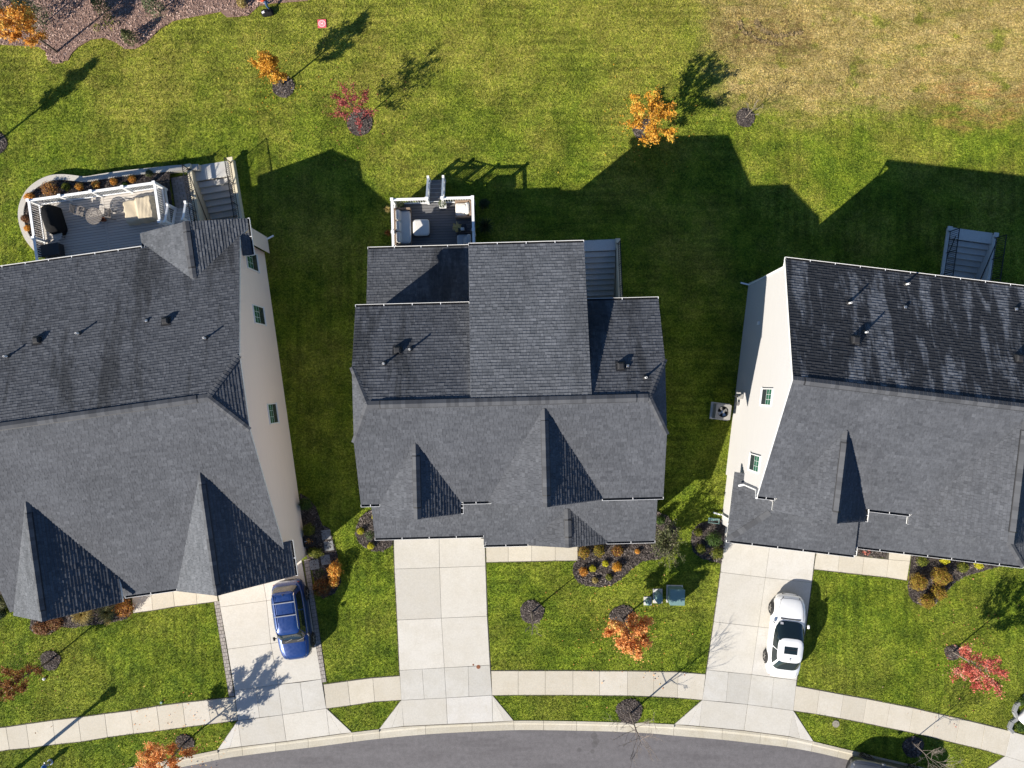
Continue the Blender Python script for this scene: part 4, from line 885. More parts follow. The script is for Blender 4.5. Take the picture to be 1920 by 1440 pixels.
def tuft(px, py, rx, h, key, label, n=420, group=None, w=.016, name='ornamental_grass'):
    """clump of arching blades"""
    g = G(px, py, h*.4); r = thing(name, (g.x, g.y, 0), 0, label, 'ornamental grass', group); R_ = rx*.0295; V = []; T_ = []
    for i in range(n):
        a = random.uniform(0, 6.28); L = R_*random.uniform(.35, 1.1); hh = h*random.uniform(.6, 1.05); d = Vector((math.cos(a), math.sin(a), 0)); sd = Vector((-d.y, d.x, 0))*w*random.uniform(.6, 1.2)
        p = [d*L*f+Vector((0, 0, z*hh)) for f, z in ((.05, 0), (.32, .72), (.7, .92), (1.0, .62))]; t = min(1, max(0, random.gauss(.5, .25)))
        for k in range(3):
            q = 1-.3*k; q2 = 1-.3*(k+1); V += [p[k]-sd*q, p[k]+sd*q, p[k+1]+sd*q2, p[k+1]-sd*q2]; T_.append(t)
    bulk('foliage', np.array([tuple(v) for v in V]), 4, LEAF[key], T_, r, None)
    MB().lathe([(R_*.16, -.02), (R_*.13, .05), (R_*.05, .08)], 8).build('crown_base', MT['bark'], r); return r

# beds
bed([(700,955),(690,958),(676,970),(669,985),(666,1002),(672,1015),(682,1025),(700,1033),(718,1033),(736,1022),(737,1000),(735,960)], 'dark mulch bed at the left front corner of the middle house', smooth=False)
bed([(1084,1020),(1084,1051),(1075,1056),(1074,1075),(1083,1091),(1100,1098),(1125,1101),(1147,1097),(1165,1085),(1185,1066),(1205,1052),(1235,1048),(1258,1035),(1270,1010),(1268,988),(1252,968),(1232,958),(1215,975),(1215,1010)], 'dark mulch bed curving round the front right of the middle house', smooth=False)
bed([(1357,972),(1330,976),(1310,982),(1298,995),(1295,1015),(1300,1035),(1315,1047),(1335,1052),(1352,1056),(1360,1010)], 'dark mulch bed at the left corner of the right house', smooth=False)
bed([(1709,1040),(1703,1088),(1702,1100),(1704,1116),(1712,1128),(1727,1136),(1748,1136),(1768,1116),(1790,1091),(1810,1079),(1840,1071),(1875,1060),(1870,1040)], 'dark mulch bed in front of the right house', smooth=False)
bed([(1607,1026),(1660,1031),(1660,1046),(1607,1041)], 'small mulch square by the front door of the right house', smooth=False)
bed([(60,1150),(56,1180),(70,1189),(95,1189),(112,1173),(130,1177),(160,1173),(200,1168),(235,1161),(247,1151),(246,1118),(150,1110)], 'mulch bed along the front of the left house', smooth=False)
bed([(563,925),(577,933),(592,950),(605,985),(618,990),(626,1020),(633,1040),(636,1075),(640,1090),(628,1112),(606,1122),(593,1105),(584,1060),(575,1040),(567,1000)], 'mulch bed beside the tan wall of the left house', smooth=False)
bed([(-40,1090),(8,1095),(14,1120),(8,1150),(-2,1165),(-40,1170)], 'mulch bed at the left edge beside the left house', smooth=False)
bed([(-60,-60),(-60,82),(0,84),(40,86),(72,88),(86,96),(90,112),(103,120),(118,118),(126,104),(140,90),(165,76),(195,71),(218,80),(235,92),(255,92),(275,80),(300,55),(325,40),(360,32),(395,26),(425,20),(438,31),(465,30),(485,12),(520,4),(600,-2),(640,-30),(640,-60)], 'broad brown mulch bed across the top left corner', pale=True, smooth=False, dens=170)
for px, py, r, lb, pl in ((531,162,.62,'mulch ring under the narrow yellow tree',0), (675,230,.72,'mulch ring under the dark red tree',0), (1207,243,.62,'mulch ring under the yellow-orange tree behind the middle house',0), (1397,221,.52,'mulch ring under the bare sapling',0), (-6,268,.6,'mulch ring at the left edge of the back lawn',0),
                          (95,1238,.56,'mulch ring on the left front lawn',0), (347,1393,.53,'mulch ring on the verge by the left driveway',0), (997,1147,.66,'mulch ring on the middle front lawn under the bare tree',0), (1167,1157,.70,'mulch ring under the coral-orange tree',0), (1180,1333,.72,'mulch ring on the street verge before the middle lawn',0), (1786,1223,.45,'mulch ring under the bright red tree',0), (1712,1400,.6,'mulch ring on the verge behind the parked dark car',0)):
    ring(px, py, r, lb, bool(pl))

# trees
tree(531,160,3.3,.62,'yellow',4300,'narrow yellow-orange young tree near the landing pad',h0=.38,leaf=.10,up=1.15,trunk=.055)
tree(679,227,3.05,.92,'crimson',2300,'sparse dark red young tree on the back lawn',h0=.2,leaf=.085,up=.75,lean=(-.05,.06))
tree(1207,245,3.1,1.12,'yellow',4600,'spreading yellow-orange tree behind the middle house',h0=.22,leaf=.115,up=.6,asym=.2,nb=17)
tree(1397,222,2.0,.55,'brown',0,'small bare sapling on the right back lawn',h0=.3,nb=8,twig=3,bark='barkl',trunk=.024,up=1.0)
tree(-6,268,4.3,.50,'brown',4200,'slim tree at the left edge whose shadow crosses the back lawn',h0=.4,leaf=.11,up=1.25,trunk=.06)
tree(108,98,4.3,.85,'orange',5600,'orange and yellow tree leaning out of the brown mulch bed',h0=.5,leaf=.11,up=.7,trunk=.055,nb=17)
tree(95,1238,4.2,.75,'brown',2800,'brown-leaved tree on the left front lawn',h0=.36,leaf=.10,up=.9,trunk=.05)
tree(347,1392,3.6,1.08,'coral',7500,'orange street tree on the verge by the left driveway',h0=.36,leaf=.11,up=.7,nb=18,trunk=.05)
tree(997,1147,2.7,.5,'brown',0,'slender bare tree on the middle front lawn',h0=.62,nb=9,twig=4,bark='barkl',trunk=.05,up=1.1)
tree(1167,1160,3.5,.96,'coral',9000,'coral-orange tree on the middle front lawn',h0=.34,leaf=.11,up=.75,nb=18,trunk=.05)
tree(1181,1336,3.9,1.25,'brown',0,'bare street tree on the verge before the middle house',h0=.34,nb=13,twig=5,bark='barkl',trunk=.05,up=.85)
tree(1785,1221,3.3,1.0,'red',4200,'bright red young tree on the right front lawn',h0=.36,leaf=.10,up=.62,bark='barkl',asym=.35,trunk=.045)
tree(1708,1390,3.2,1.05,'brown',0,'bare street tree beside the parked dark car',h0=.3,nb=12,twig=5,bark='barkl',trunk=.028,up=.8)
def pine(px, py, h, rr, label, key='pine', n=1500):
    g = G(px, py); r = thing('pine_tree', g, 0, label, 'tree', 'young evergreens in the brown mulch bed'); m = MB(); m.tube([(0,0,-.05),(0,0,h)], [.03*h/2, .006], 6); m.build('trunk', MT['bark'], r)
    z = h*(.12+.86*rng.uniform(0, 1, n)**1.15); a = np.floor(rng.uniform(0, 9, n))*.7+z*9+rng.normal(0, .16, n); q = rr*(1-z/h)**.8*rng.uniform(.15, 1, n)**.7
    C = np.stack([q*np.cos(a), q*np.sin(a), z+q*.25], 1); V = leaf_quads(C, .10, np.array([[0, 0, .4]]), 1.2); bulk('crown', V, 4, LEAF[key], np.clip(rng.normal(.5, .22, n), 0, 1), r, None)
pine(84,45,2.9,.95,'grey-green young pine in the brown mulch bed, tallest of them',n=1500); pine(4,30,2.6,.8,'young evergreen at the far left top corner',n=1200); pine(250,77,1.3,.55,'small yellow-green evergreen at the scalloped bed edge','olive',700)
pine(300,24,2.2,.75,'young evergreen near the top edge between two shadows',n=900); pine(200,22,1.7,.6,'low evergreen at the top edge of the brown mulch bed','olive',700)
shrub(205,40,12,.7,'ygreen','yellow-green bush in the middle of the brown mulch bed',leaf=.09,core=0,loose=.15,n=160); shrub(182,52,8,.5,'ygreen','small bright green weed in the brown mulch bed',leaf=.08,core=0,n=90)
shrub(453,5,9,.6,'straw','dry yellow plant at the top edge beside the person',leaf=.08,core=.5)

# shrubs of the middle house
GM = 'bed plants of the middle house'
for a in ((676,996,7,.34,'lime','round lime-yellow bush at the outer edge of the left corner bed'), (695,1024,7,.36,'lime','round lime-yellow bush at the front of the left corner bed'), (703,969,6,.34,'lime','lime-yellow bush half under the roof edge at the left corner bed')): shrub(*a, leaf=.045, group=GM)
shrub(694,1003,8,.9,'green','upright green shrub between the lime bushes of the left corner bed',leaf=.06,core=0,loose=.12,n=330,group=GM)
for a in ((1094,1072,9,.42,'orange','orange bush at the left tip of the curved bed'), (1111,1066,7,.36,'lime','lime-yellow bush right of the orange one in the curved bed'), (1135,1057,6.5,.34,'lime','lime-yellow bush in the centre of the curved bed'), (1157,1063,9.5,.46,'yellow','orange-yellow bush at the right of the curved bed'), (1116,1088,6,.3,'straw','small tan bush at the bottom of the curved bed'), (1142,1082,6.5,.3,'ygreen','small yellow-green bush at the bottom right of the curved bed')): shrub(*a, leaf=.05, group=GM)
for a in ((1095,1036,11,.55,'golden','golden-green bush under the eave beside the front walk','brown'), (1123,1033,11,.55,'golden','golden-green bush under the eave, second from the front walk','green'), (1158,1033,11,.55,'brown','rusty bush under the eave, third from the front walk','golden')): shrub(*a[:6], leaf=.06, group=GM, core=.5, key2=a[6])
shrub(1195,1034,5,.3,'orange','tiny orange plant at the right end of the eave',leaf=.05,group=GM)
def willowy(px, py):
    g = G(px, py, .8); r = thing('large_shrub', (g.x, g.y, 0), 0, 'large olive willowy shrub at the right front corner of the middle house', 'shrub', GM); m = MB(); A_ = []; B_ = []
    for i in range(46):
        a = i*2.4; L = random.uniform(.6, 1.15); h = random.uniform(1.2, 2.3); p0 = Vector((0, -.1, 0)); p1 = Vector((math.cos(a)*L*.45, math.sin(a)*L*.6, h*.8)); p2 = Vector((math.cos(a)*L*.85, math.sin(a)*L*1.2, h*.95)); m.tube([p0, p1, p2], [.016, .01, .004], 4, cap=False); A_ += [p0.lerp(p1, .4), p1]; B_ += [p1, p2]
    m.build('stem', MT['bark'], r); n = 2600; k = rng.integers(0, len(A_), n); f = rng.uniform(0, 1.05, n)[:, None]; a = np.array([tuple(v) for v in A_]); b = np.array([tuple(v) for v in B_])
    C = a[k]*(1-f)+b[k]*f+rng.normal(0, .07, (n, 3)); bulk('foliage', leaf_quads(C, .10, np.array([[0, 0, .4]]), 1.0), 4, LEAF['olive'], np.clip(rng.normal(.5, .28, n), 0, 1), r, None)
willowy(1246,1012)
shrub(1238,975,9,.8,'green','dark green bush behind the large olive shrub',leaf=.06,group=GM)
for a in ((727,393,8,.4,'straw','straw-coloured grass clump left of the middle deck near its corner'), (727,437,7,.35,'brown','brown grass clump left of the middle deck near the house')): tuft(*a, n=160, group=GM)
tuft(910,425,19,.9,'dark','spiky dark grass clump right of the middle deck',n=330,group=GM); shrub(908,382,10,.5,'dark','dark low bush beside the rear right corner of the middle deck',leaf=.07,group=GM)
# right house
GR = 'bed plants of the right house'
for a in ((1309,998,8,.5,'ygreen','light green small bush at the top of the right house corner bed'), (1339,1011,15,.95,'green','largest green bush in the right house corner bed'), (1314,1029,9.5,.6,'ygreen','round green bush at the bottom left of the right house corner bed'), (1345,1037,12,.7,'ygreen','round green bush next to the right driveway'),
          (1729,1052,10.5,.55,'ygreen','green bush under the eave nearest the right front walk'), (1771,1050,8.5,.5,'lime','yellow-green bush under the eave, second from the walk'), (1805,1063,10.5,.55,'ygreen','green bush under the eave, third from the walk'), (1835,1060,7.5,.42,'lime','small yellow-green bush at the right end under the eave'),
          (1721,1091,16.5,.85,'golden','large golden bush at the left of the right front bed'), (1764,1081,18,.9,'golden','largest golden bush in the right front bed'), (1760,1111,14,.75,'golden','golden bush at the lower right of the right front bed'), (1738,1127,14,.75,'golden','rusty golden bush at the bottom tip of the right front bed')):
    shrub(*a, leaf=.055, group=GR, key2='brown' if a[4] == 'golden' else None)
shrub(1625,1034,7,.35,'red','small red plant in the mulch square by the right front door',leaf=.06,core=0,n=80,group=GR)
# left house
GL = 'bed plants of the left house'
tuft(157,1150,23,.8,'straw','large straw-yellow ornamental grass in the left front bed',n=560,group=GL,w=.02); tuft(203,1146,22,.85,'olive','dark olive ornamental grass beside the yellow one',n=420,group=GL); tuft(203,1164,9,.35,'straw','small straw-yellow tuft at the edge of the left front bed',n=200,group=GL)
shrub(234,1140,17,.7,'brown','rusty orange bush next to the left front walk',leaf=.07,core=.4,loose=.1,group=GL,key2='orange'); 
for a in ((78,1178,15,.3,'russet','pinkish ground cover at the left end of the front bed'), (102,1168,14,.3,'russet','reddish ground cover in the middle of the front bed')): shrub(*a, leaf=.08, core=.3, loose=.15, ry=12, group=GL)
for a in ((574,945,13,.9,'green','dark green shrub against the tan wall'), (579,993,11.5,.75,'ygreen','rounded green shrub by the black planter')): shrub(*a, leaf=.06, group=GL)
shrub(591,1036,15,.5,'ygreen','wide clipped green bush between the stepping stones and the wall corner',leaf=.05,ry=10,group=GL)
shrub(628,1068,12,.85,'orange','tall bright orange bush at the lawn edge of the side bed',leaf=.08,ry=16,core=.4,loose=.1,group=GL); shrub(626,1091,9,.6,'orange','smaller orange bush below the tall orange one',leaf=.08,core=.4,loose=.1,group=GL); shrub(604,1101,17,.55,'brown','rusty brown bush beside the blue car',leaf=.07,core=.4,loose=.1,group=GL,key2='olive'); shrub(600,1074,9,.3,'green','low green plant between stones and rusty bush',leaf=.06,core=0,n=120,group=GL)
shrub(2,1130,14,.7,'olive','olive shrub at the left edge beside the left house',leaf=.07,group=GL); shrub(4,1150,9,.5,'dark','dark low plant at the left edge below the olive shrub',leaf=.07,group=GL)
for i, (px, py) in enumerate(((612,1002),(617,1023),(611,1049),(590,1058))):
    g = G(px, py); o = MB().box((0, 0, .055), (.52, .54, .06)).build('stepping_stone', MT['stone'], loc=(g.x, g.y, 0), rz=R(7+i*1.5), bevel=.01); EXCL.append([(g.x-.3, g.y-.3), (g.x+.3, g.y-.3), (g.x+.3, g.y+.3), (g.x-.3, g.y+.3)])
    tag(o, ('blue-grey square stepping stone nearest the black planter', 'blue-grey stepping stone touching the lawn below the first', 'blue-grey stepping stone below the light gap', 'blue-grey stepping stone nearest the driveway pavers')[i], 'stepping stone', 'stepping stones in the side bed')
g = G(580, 1013, .2); pl = thing('planter', (g.x, g.y, 0), R(8), 'black square planter with an orange bloom against the tan wall', 'planter'); m = MB()
m.loft([[(a*.24, b*.24, .02) for a, b in ((-1,-1),(1,-1),(1,1),(-1,1))], [(a*.30, b*.30, .42) for a, b in ((-1,-1),(1,-1),(1,1),(-1,1))], [(a*.26, b*.26, .42) for a, b in ((-1,-1),(1,-1),(1,1),(-1,1))], [(a*.25, b*.25, .34) for a, b in ((-1,-1),(1,-1),(1,1),(-1,1))]]); m.build('pot', MT['plast'], pl)
d_ = rng.normal(0, .07, (60, 3))+np.array([.05, .0, .47]); bulk('bloom', leaf_quads(d_, .07), 4, LEAF['orange'], rng.uniform(0, 1, 60), pl, None); MB().tube([(.05, 0, .34), (-.2, 0, .5)], .012, 5).build('stem', MT['trim'], pl)
# ------------------------------------------------------------------ decks and what stands on them
def railing(parent, a, b, zf, h=1.0, posts=(), first=True, last=True):
    a, b = Vector((*a, zf)), Vector((*b, zf)); d = b-a; L = d.length; d.normalize()
    m = MB(); m.bar(a+Vector((0,0,h)), b+Vector((0,0,h)), .13, .05); m.bar(a+Vector((0,0,h-.06)), b+Vector((0,0,h-.06)), .05, .07); m.bar(a+Vector((0,0,.12)), b+Vector((0,0,.12)), .05, .08)
    r = m.build('railing', MT['rail'], parent); n = int(L/.125)
    for k in range(1, n): MB().box(a+d*(L*k/n)+Vector((0, 0, h/2)), (.022, .022, h-.2), math.atan2(d.y, d.x)).build('baluster', MT['rail'], r)
    for f in ([0] if first else [])+list(posts)+([1] if last else []):
        p = a+d*(L*f); q = MB(); q.box(p+Vector((0, 0, (h+.1)/2-.25)), (.12, .12, h+.1+.5), math.atan2(d.y, d.x)); q.box(p+Vector((0, 0, h+.12)), (.16, .16, .035), math.atan2(d.y, d.x)); q.build('post', MT['rail'], r)
    return r
def boards(parent, x0, x1, y0, y1, z, mat, seam=None, w=.145):
    y = y0
    while y < y1-.02:
        yy = min(y+w, y1)
        for a, b in ([(x0, x1)] if seam is None else [(x0, seam-.075), (seam+.075, x1)]):
            MB().box(((a+b)/2, (y+yy)/2-.004, z-.015+random.uniform(-.001, .001)), (b-a-.008, yy-y-.020, .03)).build('deck_board', MT[mat], parent)
        y = yy
    if seam is not None: MB().box((seam, (y0+y1)/2, z-.014), (.135, y1-y0-.01, .03)).build('deck_board', MT[mat], parent)
def frame_under(parent, x0, x1, y0, y1, z, mat='rail'):
    m = MB()
    for a, b in (((x0, y0), (x1, y0)), ((x1, y0), (x1, y1)), ((x1, y1), (x0, y1)), ((x0, y1), (x0, y0))): m.bar((*a, z-.17), (*b, z-.17), .04, .26)
    m.build('rim_joist', MT[mat], parent); m = MB(); m.box(((x0+x1)/2, (y0+y1)/2, z-.05), (x1-x0-.06, y1-y0-.06, .02)); m.build('joists', MT['ventdark'], parent)
    for x in np.linspace(x0+.1, x1-.1, 4):
        for y in (y0+.1, y1-.1): MB().box((float(x), y, (z-.3)/2-.05), (.14, .14, z-.2)).build('footing_post', MT['rail'], parent)

# ---- left house deck
zf = .78
A_, B_, C_, D_ = h1.loc(53, 377, zf+1), h1.loc(289, 342, zf+1), h1.loc(300, 416, zf+1), h1.loc(72, 497, zf+1)
X0, X1, Y1, Y0 = (A_[0]+D_[0])/2, (B_[0]+C_[0])/2, (A_[1]+B_[1])/2, 7.95
dk = thing('deck', h1.o, h1.ang, 'grey boarded deck with white railings behind the left house', 'deck')
boards(dk, X0-.05, X1+.05, Y0, Y1+.05, zf, 'deckg', seam=h1.loc(203, 455, zf)[0]); frame_under(dk, X0-.02, X1+.02, Y0, Y1+.02, zf)
railing(dk, (X0, Y1), (X1, Y1), zf, posts=(.25, .5, .75)); railing(dk, (X0, Y0), (X0, Y1), zf, posts=(.5,), last=False); ys = C_[1]; railing(dk, (X1, ys), (X1, Y1), zf, last=False)
EXCL.append([h1.wp(X0, Y0), h1.wp(X1, Y0), h1.wp(X1, Y1), h1.wp(X0, Y1)])
# stairs at the right of the deck going down to the paver patio
sx0, sx1 = h1.loc(309, 417, zf+1)[0], h1.loc(343, 412, zf+1)[0]; ya = ys-.02; ns = 4; rn = .27
boards(dk, X1+.06, sx1+.05, Y0, ya, zf, 'deckg'); m = MB(); m.box(((X1+sx1)/2, (Y0+ya)/2, zf-.16), (sx1-X1, ya-Y0-.05, .24)); m.build('landing_frame', MT['rail'], dk)
for i in range(ns):
    zt = zf-(i+1)*zf/(ns+1); yy = ya+i*rn; MB().box(((sx0+sx1)/2, yy+rn/2, zt-.02), (sx1-sx0-.1, rn-.01, .04)).build('stair_tread', MT['deckg'], dk); MB().box(((sx0+sx1)/2, yy+.01, zt+.06), (sx1-sx0-.1, .02, .12)).build('riser', MT['rail'], dk)
for xx in (sx0, sx1):
    p, q = Vector((xx, ya, zf)), Vector((xx, ya+ns*rn, .12)); m = MB(); m.bar(p+Vector((0,0,.98)), q+Vector((0,0,.98)), .11, .05); m.bar(p+Vector((0,0,.14)), q+Vector((0,0,.14)), .05, .06); rl = m.build('railing', MT['rail'], dk)
    for k in range(1, 9): c = p.lerp(q, k/9); MB().box(c+Vector((0, 0, .55)), (.022, .022, .84)).build('baluster', MT['rail'], rl)
    for e in (p, q): MB().box(e+Vector((0, 0, .45)), (.12, .12, 1.3)).build('post', MT['rail'], rl)
    m = MB(); m.bar(p+Vector((0, 0, -.1)), q+Vector((0, 0, -.02)), .05, .24); m.build('stringer', MT['rail'], dk)
def on1(px, py, z, name, label, cat, rz=0.0):
    x, y, _ = h1.loc(px, py, z); w = h1.wp(x, y); return thing(name, (w[0], w[1], zf), h1.ang+rz, label, cat)
# covered grill
g = on1(98, 412, zf+.6, 'covered_grill', 'barbecue under a black cover on the left deck', 'grill', R(97)); m = MB(); hx, hy = .78, .36
rg = []
for z, f, fy in ((.02, 1.0, 1.0), (.5, .98, .97), (.86, .97, .95), (.98, .72, .80), (1.14, .62, .62), (1.2, .52, .35)):
    rg.append([(hx*f*(1 if abs(math.cos(a)) > .5 else 1)*math.copysign(abs(math.cos(a))**.45, math.cos(a))+.02*math.sin(7*a+z*9), hy*fy*math.copysign(abs(math.sin(a))**.45, math.sin(a))+.02*math.cos(5*a+z*11), z) for a in (2*math.pi*k/28 for k in range(28))])
m.loft(rg); m.build('cover', MT['black'], g, smooth=True)
for sx in (-1, 1): MB().box((sx*.5, 0, .03), (.08, .5, .06)).build('foot', MT['iron'], g)
# round slatted bistro table and two chairs
g = on1(176, 405, zf+.7, 'bistro_table', 'round grey slatted table on the left deck', 'table', R(10)); rt = .44
for i in range(11):
    y = -rt+.04+i*.08; L = 2*math.sqrt(max(.01, rt*rt-(y)**2)); MB().box((0, y, .71), (L-.02, .052, .022)).build('slat', MT['slatgrey'], g)
m = MB(); m.tube([(rt*math.cos(a), rt*math.sin(a), .70) for a in (2*math.pi*k/24 for k in range(25))], .016, 6, cap=False); m.build('rim', MT['slatgrey'], g)
for k in range(4): a = k*1.571+.78; MB().bar((.33*math.cos(a), .33*math.sin(a), .69), (-.2*math.cos(a+.4), -.2*math.sin(a+.4), .01), .03, .03).build('leg', MT['iron'], g)
def folding_chair(px, py, ang, label):
    g = on1(px, py, zf+.45, 'folding_chair', label, 'chair', ang); g['group'] = 'folding chairs at the bistro table'
    for i in range(6): MB().box((-.02, -.19+i*.076, .45), (.40, .062, .018)).build('seat_slat', MT['slatgrey'], g)
    for i in range(4): MB().box((-.245-.025*i, 0, .62+i*.085), (.018, .42, .065), ry=-.25).build('back_slat', MT['slatgrey'], g)
    for s in (-1, 1):
        MB().bar((-.36, s*.21, .95), (.24, s*.21, .0), .028, .028).build('leg', MT['slatgrey'], g); MB().bar((.2, s*.23, .46), (-.28, s*.23, .0), .028, .028).build('leg', MT['slatgrey'], g); MB().box((-.02, s*.23, .64), (.42, .04, .025)).build('armrest', MT['slatgrey'], g)
folding_chair(151, 396, R(-20), 'folding slatted chair left of the round table'); folding_chair(201, 400, R(165), 'folding slatted chair right of the round table')
g = on1(195, 412, zf+.1, 'flower_pot', 'small terracotta pot under the round table edge', 'pot'); m = MB(); m.lathe([(.09, .0), (.13, .22), (.14, .25), (.115, .25), (.10, .18)], 14); m.build('pot', MT['rust'], g)
# covered furniture
g = on1(262, 394, zf+.4, 'covered_sofa', 'furniture under a wrinkled beige cover on the left deck', 'furniture', R(2)); m = MB(); vs = []; nx, ny = 26, 18; hx, hy = .86, .66
def hz(x, y):
    e = min(1, (1-abs(x))/.06)*min(1, (1-abs(y))/.08); e = max(0, min(1, e)); base = .50+.22*(1 if x > -.12 else 0)*min(1, max(0, (x+.12)/.08))+.010*math.sin(7*x+3*y)+(.012*math.sin(26*x-4*y) if x > 0 else 0)
    return .03+(base-.03)*e**.6
for j in range(ny+1):
    for i in range(nx+1):
        x, y = -1+2*i/nx, -1+2*j/ny; vs.append((x*hx*(1+.03*math.sin(11*y)), y*hy*(1+.04*math.sin(9*x)), hz(x, y)))
m.mesh(vs, [(j*(nx+1)+i, j*(nx+1)+i+1, (j+1)*(nx+1)+i+1, (j+1)*(nx+1)+i) for j in range(ny) for i in range(nx)]); m.build('cover', MT['beige'], g, smooth=True)
for s in (-1, 1): MB().box((s*.7, 0, .02), (.06, 1.0, .04)).build('leg', MT['iron'], g)
# black storage bench by the wall
g = on1(96, 470, zf+.3, 'storage_bench', 'black storage bench on the left deck against the house wall', 'bench', 0); MB().box((0, 0, .27), (1.15, .62, .5)).build('box', MT['plast'], g, bevel=.03); MB().box((0, 0, .55), (1.2, .66, .06)).build('lid', MT['plast'], g, bevel=.02)
g = on1(110, 442, zf+.25, 'side_stool', 'small round slatted stool beside the covered grill', 'stool', R(20))
for i in range(6): y = -.24+i*.096; L = 2*math.sqrt(.3*.3-y*y); MB().box((0, y, .42), (L, .08, .025)).build('slat', MT['deckg'], g)
for k in range(4): a = k*1.571+.78; MB().bar((.18*math.cos(a), .18*math.sin(a), .40), (.22*math.cos(a), .22*math.sin(a), .0), .03, .03).build('leg', MT['slatgrey'], g)

# ---- raised planter with curved wall behind the left deck
cl = [(372,313),(330,315),(280,320),(225,326),(185,332),(160,336),(140,334),(120,332),(100,333),(83,338),(66,348),(52,362),(42,382),(39,402),(42,422),(50,443),(62,460),(78,477)]
pts = smooth_poly([P2(*p, z=.4) for p in cl], 4, False); hw = .155; L_, R_l = [], []
for i, p in enumerate(pts):
    q0, q1 = Vector(pts[max(0, i-1)]), Vector(pts[min(len(pts)-1, i+1)]); d = (q1-q0).normalized(); n = Vector((-d.y, d.x)); L_.append((p[0]+n.x*hw, p[1]+n.y*hw)); R_l.append((p[0]-n.x*hw, p[1]-n.y*hw))
m = MB(); m.loft([[(*a, -.1), (*a, .36), (*b, .36), (*b, -.1)] for a, b in zip(L_, R_l)]); pw = thing('planter_wall', (0, 0, 0), 0, 'curved pale concrete planter wall behind the left deck', 'planter wall'); m.build('wall', MT['capstone'], pw, fix=True)
m = MB(); m.loft([[(*a, .362), (*a, .42), (*b, .42), (*b, .362)] for a, b in zip([(x*1.0, y*1.0) for x, y in L_], R_l)]); m.build('cap', MT['capstone'], pw, fix=True)
EXCL.append(L_ + R_l[::-1])
bedp = pts[5:] + [h1.wp(X0+.15, Y0+.2), h1.wp(X0+.15, Y1-.2), h1.wp(X1-.1, Y1-.2), h1.wp(X1-.1, Y1-1.9), P2(329, 398), P2(323, 345)]
EXCL.append(bedp); o = MB(); pv = [Vector((x, y, .33)) for x, y in bedp]; o.v = [tuple(v) for v in pv]
for t3 in geometry.tessellate_polygon([pv]):
    a, b, c = (pv[i] for i in t3); o.f.append(tuple(t3) if (b-a).cross(c-a).z > 0 else tuple(t3[::-1])); o.m.append(0); o.t.append(0)
o = o.build('mulch_bed', MT['mulch']); tag(o, 'mulch bed inside the curved planter wall', 'mulch bed', kind='structure'); chips(bedp, 240, MT['chip'], o, lambda X, Y: np.full(X.shape, .335))
GP = 'plants in the curved planter'
for a in ((100,357,14,.55,'russet','pinkish-orange bush in the curved planter corner',dict(key2='orange', loose=.1, core=.4)), (130,353,8,.3,'ygreen','small yellow-green plant next to the pinkish bush',{}), (155,353,7.5,.35,'orange','orange plant nearest the pinkish bush in the planter row',{}), (186,349,7.5,.35,'orange','second orange plant in the planter row',{}), (219,343,7,.35,'orange','third orange plant in the planter row',{}), (253,338,7.5,.35,'orange','rightmost orange plant in the planter row',{}),
          (285,328,7,.3,'olive','olive tuft at the right end of the planter',{}), (62,372,9,.4,'orange','orange plant at the deck post corner of the planter',{}), (54,412,7,.35,'russet','rusty plant left of the deck railing',{}), (58,430,6,.3,'orange','small orange plant left of the covered grill',{}), (240,349,6,.25,'green','low green plant between two orange ones',{})):
    s_ = shrub(*a[:6], leaf=.06, group=GP, **a[6]); s_.location.z = .32

# ---- middle house deck
zd = 1.1
A_, B_ = h2.loc(735, 374, zd+1), h2.loc(886, 371, zd+1); x0, x1, y1, y0 = A_[0], B_[0], (A_[1]+B_[1])/2, 7.62
dk2 = thing('deck', h2.o, h2.ang, 'small dark boarded deck with white railings behind the middle house', 'deck')
boards(dk2, x0-.05, x1+.05, y0, y1+.05, zd, 'deckd'); frame_under(dk2, x0-.02, x1+.02, y0, y1+.02, zd)
sl, sr = h2.loc(800, 374, zd+1)[0], h2.loc(829, 372, zd+1)[0]
railing(dk2, (x0, y1), (sl, y1), zd); railing(dk2, (sr, y1), (x1, y1), zd); railing(dk2, (x0, y0), (x0, y1), zd, posts=(.45,), last=False); railing(dk2, (x1, y0), (x1, y1), zd, posts=(.45,), last=False)
EXCL.append([h2.wp(x0, y0), h2.wp(x1, y0), h2.wp(x1, y1), h2.wp(x0, y1)])
yb = h2.loc(800, 332, 1.15)[1]; run = yb-y1; ns = 5
for i in range(ns): zt = zd-(i+1)*zd/(ns+1); yy = y1+.1+i*run/ns; MB().box(((sl+sr)/2, yy+run/ns/2, zt-.02), (sr-sl-.05, run/ns, .04)).build('stair_tread', MT['deckd'], dk2); MB().box(((sl+sr)/2, yy+.01, zt+.07), (sr-sl-.05, .02, .14)).build('riser', MT['rail'], dk2)
for xx in (sl, sr):
    p, q = Vector((xx, y1+.05, zd)), Vector((xx, yb, .15)); m = MB(); m.bar(p+Vector((0,0,.98)), q+Vector((0,0,.98)), .11, .05); m.bar(p+Vector((0,0,.14)), q+Vector((0,0,.14)), .05, .06); rl = m.build('railing', MT['rail'], dk2)
    for k in range(1, 11): c = p.lerp(q, k/11); MB().box(c+Vector((0, 0, .55)), (.022, .022, .84)).build('baluster', MT['rail'], rl)
    MB().box(q+Vector((0, 0, .45)), (.12, .12, 1.25)).build('post', MT['rail'], rl); m = MB(); m.bar(p+Vector((0, 0, -.1)), q+Vector((0, 0, -.03)), .05, .24); m.build('stringer', MT['rail'], dk2)
